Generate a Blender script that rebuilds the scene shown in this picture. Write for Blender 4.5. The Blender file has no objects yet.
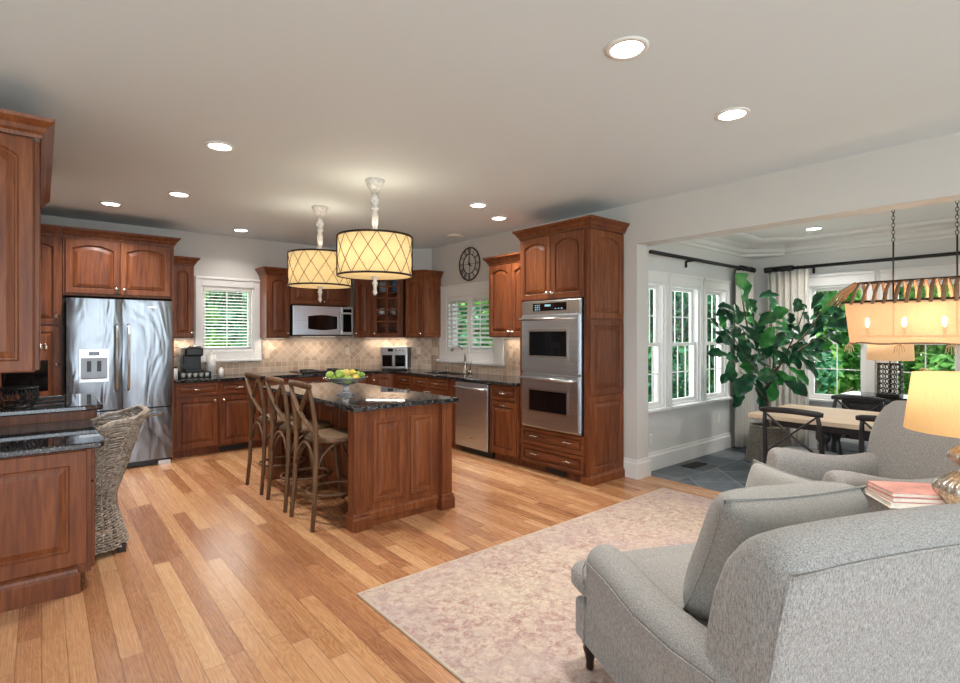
import bpy, math, random
from mathutils import Vector, Matrix
R = random.Random(7)
S = bpy.context.scene
COL = S.collection
PI = math.pi

# ------------------------------------------------------------------ camera
cd = bpy.data.cameras.new('camera'); cam = bpy.data.objects.new('camera', cd); COL.objects.link(cam)
cam.location = (0, 0, 1.44); cam.rotation_euler = (math.radians(90), 0, math.radians(50.1 - 90))
cd.sensor_width = 36; cd.lens = 524 / 960 * 36; cd.shift_y = -6.7 / 960; cd.clip_start = 0.05; cd.clip_end = 200
S.camera = cam
# ------------------------------------------------------------------ colour management
S.view_settings.view_transform = 'Standard'; S.view_settings.look = 'None'
S.view_settings.gamma = 1; S.view_settings.use_curve_mapping = False
S.view_settings.exposure = 0.32
# ------------------------------------------------------------------ world
W = bpy.data.worlds.new('world'); S.world = W; W.use_nodes = True
nt = W.node_tree; bg = nt.nodes['Background']
sky = nt.nodes.new('ShaderNodeTexSky'); sky.sky_type = 'NISHITA'; sky.sun_disc = False
sky.sun_elevation = math.radians(50); sky.sun_rotation = math.radians(200); sky.air_density = 1.0; sky.dust_density = 3.0
mixw = nt.nodes.new('ShaderNodeMixRGB'); mixw.inputs[0].default_value = 0.72
mixw.inputs[2].default_value = (5.0, 5.2, 5.4, 1)
nt.links.new(sky.outputs[0], mixw.inputs[1]); nt.links.new(mixw.outputs[0], bg.inputs[0]); bg.inputs[1].default_value = 0.36
# ------------------------------------------------------------------ sun and large area lights
def lamp(name, kind, loc, energy, color=(1, 1, 1), rot=(0, 0, 0), **kw):
    l = bpy.data.lights.new(name, kind); l.energy = energy; l.color = color
    for k, v in kw.items(): setattr(l, k, v)
    o = bpy.data.objects.new(name, l); COL.objects.link(o); o.location = loc; o.rotation_euler = rot
    return o
def aim(o, target):
    o.rotation_euler = (Vector(target) - o.location).to_track_quat('-Z', 'Y').to_euler()
sun = lamp('sun', 'SUN', (-5, -8, 22), 6.0, (1.0, 0.95, 0.86), angle=math.radians(2)); aim(sun, (1.0, 0.5, 2.0))
# added fill lamps behind and beside the camera, standing in for unseen daylight
a = lamp('added_living_room_fill', 'AREA', (0.6, -4.3, 1.5), 180, (0.76, 0.885, 1.0), shape='RECTANGLE', size=5.5, size_y=2.1); aim(a, (0.6, 4, 1.5))
a = lamp('added_side_fill', 'AREA', (-2.9, -0.6, 1.5), 60, (0.76, 0.885, 1.0), shape='RECTANGLE', size=4.5, size_y=2.0); aim(a, (4, -0.2, 1.4))
# daylight through the dining room windows
a = lamp('dining_window_light', 'AREA', (7.75, 0.9, 1.5), 42, (0.90, 0.97, 1.0), shape='RECTANGLE', size=4.0, size_y=1.6); aim(a, (0, 0.9, 1.3))
a = lamp('dining_side_window_light', 'AREA', (5.8, 3.5, 1.5), 30, (0.90, 0.97, 1.0), shape='RECTANGLE', size=1.9, size_y=1.5); aim(a, (5.8, 0, 1.2))
a = lamp('kitchen_window_light', 'AREA', (1.9, 7.85, 1.65), 8, (0.95, 1.0, 0.97), shape='RECTANGLE', size=0.7, size_y=0.9); aim(a, (1.9, 0, 1.3))

# ------------------------------------------------------------------ helpers: materials
def srgb(r, g=None, b=None):
    if g is None: r, g, b = r
    f = lambda c: (c / 255 / 12.92) if c / 255 <= 0.04045 else ((c / 255 + 0.055) / 1.055) ** 2.4
    return (f(r), f(g), f(b), 1)
class N:
    def __init__(s, name):
        s.m = bpy.data.materials.new(name); s.m.use_nodes = True; s.t = s.m.node_tree
        s.b = s.t.nodes['Principled BSDF']; s.out = s.t.nodes['Material Output']
    def n(s, typ, **kw):
        x = s.t.nodes.new('ShaderNode' + typ)
        for k, v in kw.items(): setattr(x, k, v)
        return x
    def l(s, a, b): s.t.links.new(a, b)
    def val(s, sock, v):
        if hasattr(v, 'is_output') or isinstance(v, bpy.types.NodeSocket): s.l(v, sock)
        else: sock.default_value = v
    def math(s, op, a, b=0.0):
        x = s.n('Math', operation=op); s.val(x.inputs[0], a); s.val(x.inputs[1], b); return x.outputs[0]
    def ramp(s, fac, stops, interp='LINEAR'):
        x = s.n('ValToRGB'); x.color_ramp.interpolation = interp; e = x.color_ramp.elements
        while len(e) < len(stops): e.new(0.5)
        for i, (p, c) in enumerate(stops): e[i].position = p; e[i].color = c
        s.val(x.inputs[0], fac); return x.outputs[0]
    def mix(s, f, a, b, mode='MIX'):
        x = s.n('MixRGB', blend_type=mode); s.val(x.inputs[0], f); s.val(x.inputs[1], a); s.val(x.inputs[2], b); return x.outputs[0]
    def coords(s, scale=(1, 1, 1), rot=(0, 0, 0), out='Object', add=None):
        c = s.n('TexCoord').outputs[out]
        if add is not None:
            v = s.n('VectorMath', operation='ADD'); s.l(c, v.inputs[0]); s.val(v.inputs[1], add); c = v.outputs[0]
        mp = s.n('Mapping'); mp.inputs['Scale'].default_value = scale; mp.inputs['Rotation'].default_value = rot
        s.l(c, mp.inputs[0]); return mp.outputs[0]
    def noise(s, vec, scale=5, detail=3, rough=0.5, dist=0.0):
        x = s.n('TexNoise'); s.l(vec, x.inputs['Vector']); x.inputs['Scale'].default_value = scale
        x.inputs['Detail'].default_value = detail; x.inputs['Roughness'].default_value = rough; x.inputs['Distortion'].default_value = dist
        return x.outputs[0]
    def vor(s, vec, scale=5, feature='F1', out=0):
        x = s.n('TexVoronoi', feature=feature); s.l(vec, x.inputs['Vector']); x.inputs['Scale'].default_value = scale; return x.outputs[out]
    def sep(s, vec):
        x = s.n('SeparateXYZ'); s.l(vec, x.inputs[0]); return x.outputs
    def comb(s, x_, y_, z_=0.0):
        x = s.n('CombineXYZ'); s.val(x.inputs[0], x_); s.val(x.inputs[1], y_); s.val(x.inputs[2], z_); return x.outputs[0]
    def white(s, vec):
        x = s.n('TexWhiteNoise', noise_dimensions='3D'); s.l(vec, x.inputs[0]); return x.outputs[0]
    def bump(s, h, strength=0.2, dist=0.01):
        x = s.n('Bump'); x.inputs['Strength'].default_value = strength; x.inputs['Distance'].default_value = dist
        s.l(h, x.inputs['Height']); s.l(x.outputs[0], s.b.inputs['Normal'])
    def set(s, **kw):
        names = dict(color='Base Color', rough='Roughness', metal='Metallic', spec='Specular IOR Level', coat='Coat Weight',
                     coat_rough='Coat Roughness', trans='Transmission Weight', ecol='Emission Color', estr='Emission Strength',
                     alpha='Alpha', sheen='Sheen Weight', ior='IOR', aniso='Anisotropic', sub='Subsurface Weight')
        for k, v in kw.items(): s.val(s.b.inputs[names[k]], v)
        return s.m
MT = {}
def plain(name, col, rough=0.5, metal=0.0, var=0.06, vs=8, **kw):
    n = N(name); c = srgb(col)
    f = n.noise(n.coords(), vs, 4)
    dark = tuple(x * (1 - var * 2) for x in c[:3]) + (1,); lite = tuple(min(1, x * (1 + var)) for x in c[:3]) + (1,)
    n.set(color=n.ramp(f, [(0.3, dark), (0.7, lite)]), rough=rough, metal=metal, **kw)
    MT[name] = n.m; return n.m
def wood(name, c0, c1, c2, rough=0.32, axis=2, fine=1.0, spec=0.34, coat=0.0):
    n = N(name); oi = n.n('ObjectInfo')
    rv = n.comb(n.math('MULTIPLY', oi.outputs['Random'], 13.0), n.math('MULTIPLY', oi.outputs['Random'], 7.0), n.math('MULTIPLY', oi.outputs['Random'], 31.0))
    sc = [14 * fine] * 3; sc[axis] = 1.1 * fine
    v = n.coords(scale=tuple(sc), add=rv)
    g = n.noise(v, 2.2, 6, 0.6, 0.6)
    sc2 = [55 * fine] * 3; sc2[axis] = 3.0
    g2 = n.noise(n.coords(scale=tuple(sc2), add=rv), 2.0, 3, 0.6)
    sc3 = [1.6] * 3; sc3[axis] = 0.4
    # broad glued-up boards across the grain
    g3 = n.noise(n.coords(scale=tuple(sc3), add=rv), 2.2, 1)
    f = n.math('ADD', n.math('MULTIPLY', g, 0.65), n.math('ADD', n.math('MULTIPLY', g2, 0.18), n.math('MULTIPLY', g3, 0.25)))
    f = n.math('ADD', f, n.math('MULTIPLY', n.math('SUBTRACT', oi.outputs['Random'], 0.5), 0.12))
    n.set(color=n.ramp(f, [(0.30, srgb(c0)), (0.54, srgb(c1)), (0.80, srgb(c2))]), rough=rough, spec=spec, coat=coat, coat_rough=0.25)
    n.bump(g2, 0.05, 0.002); MT[name] = n.m; return n.m
CH = wood('cherry', (62, 28, 14), (112, 60, 31), (152, 92, 51), 0.42)
CHH = wood('cherry_horizontal', (62, 28, 14), (110, 58, 30), (150, 90, 50), 0.42, axis=0)
def granite():
    n = N('granite'); v = n.coords()
    s1 = n.vor(v, 130, 'F1', 1); w = n.white(s1)
    f = n.noise(v, 60, 4, 0.7)
    c = n.ramp(f, [(0.42, srgb(12, 13, 16)), (0.56, srgb(30, 32, 36)), (0.68, srgb(92, 94, 98))])
    c = n.mix(n.ramp(w, [(0.9, (0, 0, 0, 1)), (0.94, (1, 1, 1, 1))]), c, srgb(120, 120, 118))
    n.set(color=c, rough=0.035, spec=0.8); MT['granite'] = n.m; return n.m
GRAN = granite()
def steel(name, base=(190, 192, 194), rough=0.26, axis=2, wave=0.0):
    n = N(name); sc = [160.0] * 3; sc[axis] = 2.0
    g = n.noise(n.coords(scale=tuple(sc)), 1.0, 2)
    c = srgb(base)
    n.set(color=n.ramp(g, [(0.3, tuple(x * .82 for x in c[:3]) + (1,)), (0.7, c)]), rough=rough, metal=1.0)
    if wave:
        h = n.noise(n.coords(scale=(3.2, 3.2, 0.9)), 1.6, 2, 0.5, 0.8); n.bump(h, wave, 0.06)
    MT[name] = n.m; return n.m
STEEL = steel('brushed_steel', (224, 232, 240), 0.30, axis=0); STEELF = steel('fridge_steel', (138, 142, 147), 0.27, 2, 0.30)
STEELM = steel('satin_steel', (205, 205, 205), 0.3)
plain('nickel', (205, 198, 188), 0.22, 1.0, 0.02); plain('black_glass', (12, 12, 14), 0.06, 0, 0.02); plain('black_plastic', (22, 22, 24), 0.35)
plain('black_iron', (30, 28, 28), 0.5, 0.2); plain('bronze', (58, 46, 38), 0.4, 0.6)
plain('white_paint', (232, 231, 228), 0.4, 0, 0.01); plain('white_plastic', (236, 233, 226), 0.35, 0, 0.01)
plain('ivory_plastic', (226, 206, 184), 0.4, 0, 0.01)
plain('white_distress', (226, 224, 220), 0.6, 0, 0.14, 30); plain('black_wood', (34, 32, 33), 0.42, 0, 0.1)
def wallpaint(name, col):
    n = N(name); h = n.noise(n.coords(), 180, 3)
    n.set(color=srgb(col), rough=0.75, spec=0.25); n.bump(h, 0.06, 0.002); MT[name] = n.m; return n.m
WALLM = wallpaint('wall_paint', (205, 202, 197)); CEILM = wallpaint('ceiling_paint', (224, 236, 243)); DWALL = wallpaint('dining_wall_paint', (216, 215, 212))
def emis(name, col, st):
    n = N(name); n.set(color=srgb(col), ecol=srgb(col), estr=st, rough=0.6); MT[name] = n.m; return n.m
emis('can_glow', (255, 250, 240), 14); emis('display_glow', (120, 170, 180), 0.35)

def floor_mat():
    n = N('oak_floor'); x, y, z = n.sep(n.coords())
    bw = 0.089
    row = n.math('FLOOR', n.math('DIVIDE', x, bw)); rr = n.white(n.comb(row, 3.3, 1.0))
    ln = n.math('ADD', 0.85, n.math('MULTIPLY', n.white(n.comb(row, 9.1, 5.0)), 0.5))
    yo = n.math('DIVIDE', n.math('ADD', y, n.math('MULTIPLY', rr, 7.0)), ln); idx = n.math('FLOOR', yo)
    pid = n.comb(row, idx, 2.0); r1 = n.white(pid); r2 = n.white(n.comb(idx, row, 8.0))
    off = n.comb(n.math('MULTIPLY', r1, 20.0), n.math('MULTIPLY', r2, 20.0), 0.0)
    # cathedral grain: distorted rings stretched along the board
    def vec(sx, sy):
        return n.comb(n.math('ADD', n.math('MULTIPLY', x, sx), n.math('MULTIPLY', r1, 37.0)), n.math('ADD', n.math('MULTIPLY', y, sy), n.math('MULTIPLY', r2, 53.0)), 0.0)
    g = n.noise(vec(9, 1.3), 1.7, 2, 0.5, 0.4)
    rings = n.math('FRACT', n.math('MULTIPLY', g, 11.0)); rings = n.math('ABSOLUTE', n.math('SUBTRACT', n.math('MULTIPLY', rings, 2.0), 1.0))
    fine = n.noise(vec(150, 1.5), 1.5, 5, 0.7)
    t = n.math('ADD', n.math('MULTIPLY', r1, 0.62), n.math('ADD', n.math('MULTIPLY', rings, 0.24), n.math('MULTIPLY', fine, 0.22)))
    c = n.ramp(t, [(0.14, srgb(132, 83, 52)), (0.40, srgb(169, 117, 77)), (0.62, srgb(190, 141, 98)), (0.92, srgb(208, 164, 119))])
    pk = n.mix(n.math('MULTIPLY', r2, 0.35), c, srgb(178, 124, 94))
    fx = n.math('FRACT', n.math('DIVIDE', x, bw)); ex = n.math('MINIMUM', fx, n.math('SUBTRACT', 1.0, fx))
    fy = n.math('FRACT', yo); ey = n.math('MULTIPLY', n.math('MINIMUM', fy, n.math('SUBTRACT', 1.0, fy)), 12.0)
    e = n.math('MINIMUM', ex, ey); seam = n.ramp(e, [(0.008, (0, 0, 0, 1)), (0.03, (1, 1, 1, 1))])
    c2 = n.mix(seam, n.mix(0.55, pk, srgb(70, 38, 22)), pk)
    n.set(color=c2, rough=n.ramp(fine, [(0.3, (0.20, 0.20, 0.20, 1)), (0.7, (0.32, 0.32, 0.32, 1))]), spec=0.5)
    hh = n.math('ADD', n.math('MULTIPLY', fine, 0.15), n.math('MULTIPLY', seam, 1.0)); n.bump(hh, 0.25, 0.001)
    return n.m
def slate_mat():
    n = N('slate_tile'); x, y, z = n.sep(n.coords())
    u = n.math('DIVIDE', n.math('ADD', x, y), 0.58); v = n.math('DIVIDE', n.math('SUBTRACT', x, y), 0.58)
    border = n.math('GREATER_THAN', y, 2.72)
    u = n.math('ADD', n.math('MULTIPLY', u, n.math('SUBTRACT', 1.0, border)), n.math('MULTIPLY', n.math('DIVIDE', x, 0.41), border))
    v = n.math('ADD', n.math('MULTIPLY', v, n.math('SUBTRACT', 1.0, border)), n.math('MULTIPLY', n.math('DIVIDE', n.math('SUBTRACT', y, 2.72), 0.41), border))
    def edge(a):
        f = n.math('FRACT', a); return n.math('MINIMUM', f, n.math('SUBTRACT', 1.0, f))
    e = n.math('MINIMUM', edge(u), edge(v))
    r = n.white(n.comb(n.math('FLOOR', u), n.math('FLOOR', v), 1.0))
    ns = n.noise(n.coords(scale=(1, 2.2, 1)), 4, 6, 0.65, 0.4)
    t = n.math('ADD', n.math('MULTIPLY', r, 0.35), n.math('MULTIPLY', ns, 0.75))
    c = n.ramp(t, [(0.3, srgb(52, 58, 66)), (0.55, srgb(82, 90, 98)), (0.85, srgb(122, 128, 134))])
    g = n.ramp(e, [(0.008, (1, 1, 1, 1)), (0.016, (0, 0, 0, 1))])
    n.set(color=n.mix(g, c, srgb(150, 152, 154)), rough=0.38, spec=0.5); n.bump(ns, 0.25, 0.004)
    return n.m
def splash_mat():
    n = N('travertine_tile'); x, y, z = n.sep(n.coords())
    straight = n.math('LESS_THAN', z, 0.15)
    q = 0.113
    u = n.math('DIVIDE', n.math('ADD', x, z), q); v = n.math('DIVIDE', n.math('SUBTRACT', x, z), q)
    su = n.math('DIVIDE', x, 0.08); sv = n.math('DIVIDE', z, 0.075)
    inv = n.math('SUBTRACT', 1.0, straight)
    u = n.math('ADD', n.math('MULTIPLY', u, inv), n.math('MULTIPLY', su, straight))
    v = n.math('ADD', n.math('MULTIPLY', v, inv), n.math('MULTIPLY', sv, straight))
    def edge(a):
        f = n.math('FRACT', a); return n.math('MINIMUM', f, n.math('SUBTRACT', 1.0, f))
    e = n.math('MINIMUM', edge(u), edge(v))
    r = n.white(n.comb(n.math('FLOOR', u), n.math('FLOOR', v), n.math('ADD', straight, 2.0)))
    ns = n.noise(n.coords(), 40, 5, 0.7)
    t = n.math('ADD', n.math('MULTIPLY', r, 0.6), n.math('MULTIPLY', ns, 0.5))
    c = n.ramp(t, [(0.15, srgb(172, 144, 122)), (0.5, srgb(194, 168, 146)), (0.9, srgb(212, 190, 170))])
    g = n.ramp(e, [(0.02, (1, 1, 1, 1)), (0.05, (0, 0, 0, 1))])
    n.set(color=n.mix(g, c, srgb(224, 206, 182)), rough=0.45)
    n.bump(n.ramp(e, [(0.02, (0, 0, 0, 1)), (0.06, (1, 1, 1, 1))]), 0.4, 0.003); return n.m
def rug_mat():
    n = N('faded_rug'); v = n.coords(); x, y, z = n.sep(v)
    cc = n.n('TexNoise'); n.l(v, cc.inputs[0]); cc.inputs['Scale'].default_value = 6.0
    k = n.n('VectorMath', operation='SCALE'); k.inputs[3].default_value = 0.16; n.l(cc.outputs[1], k.inputs[0])
    vv = n.n('VectorMath', operation='ADD'); n.l(v, vv.inputs[0]); n.l(k.outputs[0], vv.inputs[1]); v2 = vv.outputs[0]
    d1 = n.vor(v2, 9.0, 'DISTANCE_TO_EDGE'); d2 = n.vor(v2, 22.0, 'F1', 0); fine = n.noise(v, 70, 6, 0.85); mid = n.noise(v, 20, 8, 0.85, 0.8); big = n.noise(v, 1.3, 3, 0.6)
    wv = n.noise(n.coords(scale=(1, 6, 1)), 60, 2)
    base = n.ramp(big, [(0.36, srgb(206, 190, 168)), (0.5, srgb(204, 184, 166)), (0.64, srgb(194, 174, 164))])
    patch = n.ramp(n.noise(v, 1.9, 5, 0.75), [(0.30, (0, 0, 0, 1)), (0.55, (1, 1, 1, 1))])
    p1 = n.ramp(mid, [(0.47, (0, 0, 0, 1)), (0.60, (1, 1, 1, 1))])
    c = n.mix(n.math('MULTIPLY', n.math('MULTIPLY', p1, patch), 0.95), base, srgb(154, 108, 102))
    l1 = n.ramp(n.math('ADD', d1, n.math('MULTIPLY', n.math('SUBTRACT', fine, 0.42), 0.4)), [(0.0, (1, 1, 1, 1)), (0.06, (0, 0, 0, 1))])
    c = n.mix(n.math('MULTIPLY', l1, 0.34), c, srgb(124, 98, 100))
    sp = n.ramp(n.math('ADD', n.math('MULTIPLY', d2, 0.5), n.math('MULTIPLY', fine, 0.7)), [(0.52, (0, 0, 0, 1)), (0.66, (1, 1, 1, 1))])
    c = n.mix(n.math('MULTIPLY', sp, 0.28), c, srgb(150, 130, 128))
    c = n.mix(n.ramp(fine, [(0.36, (.4, .4, .4, 1)), (0.46, (0, 0, 0, 1))]), c, srgb(214, 204, 190))
    ax = n.math('ABSOLUTE', x); ay = n.math('ABSOLUTE', y)
    ed = n.math('MINIMUM', n.math('SUBTRACT', 1.56, ax), n.math('SUBTRACT', 1.62, ay))
    st = n.ramp(ed, [(0.0, (.0, .0, .0, 1)), (0.02, (.30, .30, .30, 1)), (0.22, (.25, .25, .25, 1)), (0.24, (0, 0, 0, 1)), (0.27, (.3, .3, .3, 1)), (0.30, (0, 0, 0, 1))])
    c = n.mix(n.math('MULTIPLY', st, 0.5), c, srgb(160, 142, 142))
    n.set(color=c, rough=0.95, spec=0.1); n.bump(wv, 0.35, 0.003); return n.m
def fabric(name, c0, c1, sc=(90, 90, 14), rough=0.95, sheen=0.15):
    n = N(name); g = n.noise(n.coords(scale=sc), 2.0, 3, 0.7); g2 = n.noise(n.coords(scale=(sc[2] * 3, sc[2] * 3, sc[0] * 1.6)), 2.0, 2)
    f = n.math('ADD', n.math('MULTIPLY', g, 0.7), n.math('MULTIPLY', g2, 0.3))
    n.set(color=n.ramp(f, [(0.36, srgb(c0)), (0.62, srgb(c1))]), rough=rough, spec=0.15, sheen=sheen); n.bump(f, 0.3, 0.002)
    MT[name] = n.m; return n.m
FLOORM = floor_mat(); SLATE = slate_mat(); SPLASH = splash_mat(); RUGM = rug_mat()
SOFAM = fabric('grey_linen', (108, 105, 101), (172, 168, 163), (170, 170, 30)); PILLOWM = fabric('grey_pillow_linen', (116, 112, 106), (164, 160, 153), (210, 210, 40))
CURT = fabric('curtain_linen', (196, 190, 180), (222, 217, 208), (160, 160, 20)); SEATM = fabric('grey_seat_cover', (134, 134, 134), (172, 171, 168))
LINEN = fabric('linen_shade', (214, 178, 128), (232, 200, 152), (60, 60, 160))
STOOLW = wood('weathered_elm', (58, 40, 26), (98, 70, 48), (134, 102, 72), 0.5, 2, 1.5, 0.3, 0)
TABLEW = wood('pale_oak', (168, 146, 120), (196, 174, 148), (214, 196, 172), 0.5, 1, 0.8, 0.3, 0)
RIBW = wood('driftwood', (110, 80, 58), (150, 114, 86), (184, 150, 118), 0.6, 2, 1.2, 0.3, 0)
SIDEW = wood('light_pine', (186, 148, 104), (210, 176, 132), (226, 198, 158), 0.45, 0, 0.8, 0.4, 0.05)
DARKF = wood('dark_turned_wood', (26, 18, 14), (42, 28, 22), (60, 42, 32), 0.35)
def wick(name, a, b):
    n = N(name); f = n.noise(n.coords(), 40, 4, 0.7); n.set(color=n.ramp(f, [(0.3, srgb(a)), (0.7, srgb(b))]), rough=0.65); n.bump(n.noise(n.coords(), 200, 2), 0.3, 0.002); MT[name] = n.m; return n.m
WICK = wick('grey_wicker', (98, 84, 72), (196, 182, 166)); BASK = wick('basket_weave', (84, 78, 70), (140, 132, 118)); RUSH = wick('rush_seat', (92, 68, 46), (136, 106, 76))
def glassm(name='window_glass', tint=(1, 1, 1, 1), gl=0.08):
    n = N(name); n.t.nodes.remove(n.b); tr = n.n('BsdfTransparent'); tr.inputs[0].default_value = tint
    g = n.n('BsdfGlossy'); g.inputs['Roughness'].default_value = 0.02; mx = n.n('MixShader'); fr = n.n('LayerWeight'); fr.inputs[0].default_value = 0.5
    n.l(n.math('ADD', n.math('MULTIPLY', n.math('POWER', fr.outputs[1], 6.0), 0.35), 0.02), mx.inputs[0]); n.l(tr.outputs[0], mx.inputs[1]); n.l(g.outputs[0], mx.inputs[2]); n.l(mx.outputs[0], n.out.inputs[0]); MT[name] = n.m; return n.m
GLASS = glassm(); GLASSB = glassm('drinking_glass', (0.86, 0.9, 0.92, 1))
def cglass():
    n = N('crystal_glass'); n.set(color=(0.9, 0.93, 0.97, 1), rough=0.04, trans=0.88, ior=1.45); MT['crystal'] = n.m; return n.m
CRYST = cglass()
def shade_mat(name, col, st, tex=True):
    n = N(name); f = n.noise(n.coords(scale=(60, 60, 8)), 3, 3)
    c = n.ramp(f, [(0.3, tuple(x * .9 for x in srgb(col)[:3]) + (1,)), (0.7, srgb(col))])
    n.set(color=c, ecol=c, estr=st, rough=0.9, spec=0.1); MT[name] = n.m; return n.m
PSH = shade_mat('pendant_linen', (250, 214, 150), 0.50); LSH = shade_mat('lamp_linen', (238, 190, 128), 0.50); DIFF = shade_mat('frosted_diffuser', (255, 246, 222), 1.1)
CSH = shade_mat('chandelier_linen', (240, 190, 140), 0.42)
def mercury():
    n = N('mercury_glass'); v = n.coords(); f = n.noise(v, 30, 6, 0.8, 0.5)
    n.set(color=n.ramp(f, [(0.35, srgb(150, 138, 122)), (0.5, srgb(206, 198, 186)), (0.7, srgb(242, 238, 230))]), rough=n.ramp(f, [(0.3, (.5, .5, .5, 1)), (0.6, (.18, .18, .18, 1))]), metal=0.75)
    n.bump(f, 0.2, 0.003); MT['mercury'] = n.m; return n.m
MERC = mercury()
def seethru():
    n = N('chandelier_linen_sheer'); f = n.noise(n.coords(scale=(60, 60, 60)), 3, 3); c = n.ramp(f, [(0.3, srgb(226, 176, 128)), (0.7, srgb(242, 196, 148))])
    n.set(color=c, ecol=c, estr=.36, rough=.9, spec=.1); tr = n.n('BsdfTransparent'); mx = n.n('MixShader'); mx.inputs[0].default_value = .16
    n.l(n.b.outputs[0], mx.inputs[1]); n.l(tr.outputs[0], mx.inputs[2]); n.l(mx.outputs[0], n.out.inputs[0]); MT['sheer'] = n.m
seethru()
def leafmat(name, a, b, c, rough=0.5, tr=0.25):
    n = N(name); oi = n.n('ObjectInfo'); f = n.noise(n.coords(), 2.5, 3); g = n.white(n.vor(n.coords(), 3.0, 'F1', 2)) if False else n.noise(n.coords(), 11, 2)
    t = n.math('ADD', n.math('MULTIPLY', f, 0.5), n.math('MULTIPLY', g, 0.5))
    col = n.ramp(t, [(0.38, srgb(a)), (0.5, srgb(b)), (0.64, srgb(c))])
    n.set(color=col, rough=rough, spec=0.35)
    if tr:
        tl = n.n('BsdfTranslucent'); n.l(col, tl.inputs[0]); mx = n.n('MixShader'); mx.inputs[0].default_value = tr
        n.l(n.b.outputs[0], mx.inputs[1]); n.l(tl.outputs[0], mx.inputs[2]); n.l(mx.outputs[0], n.out.inputs[0])
    MT[name] = n.m; return n.m
FIGL = leafmat('fig_leaf_young', (30, 92, 44), (48, 122, 54), (86, 150, 76), 0.32, 0.2)
FIG = leafmat('fig_leaf', (16, 52, 36), (28, 74, 48), (58, 112, 66), 0.32, 0.12)
TREE1 = leafmat('tree_leaf_green', (48, 104, 44), (96, 164, 76), (170, 216, 116), 0.5, 0.5); TREE2 = leafmat('tree_leaf_blue', (36, 100, 70), (74, 152, 112), (150, 210, 166), 0.5, 0.5)
plain('bark', (88, 72, 58), 0.9, 0, 0.25, 20); plain('grass', (86, 128, 58), 0.95, 0, 0.25, 3); plain('siding', (176, 190, 204), 0.8, 0, .04)

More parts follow.
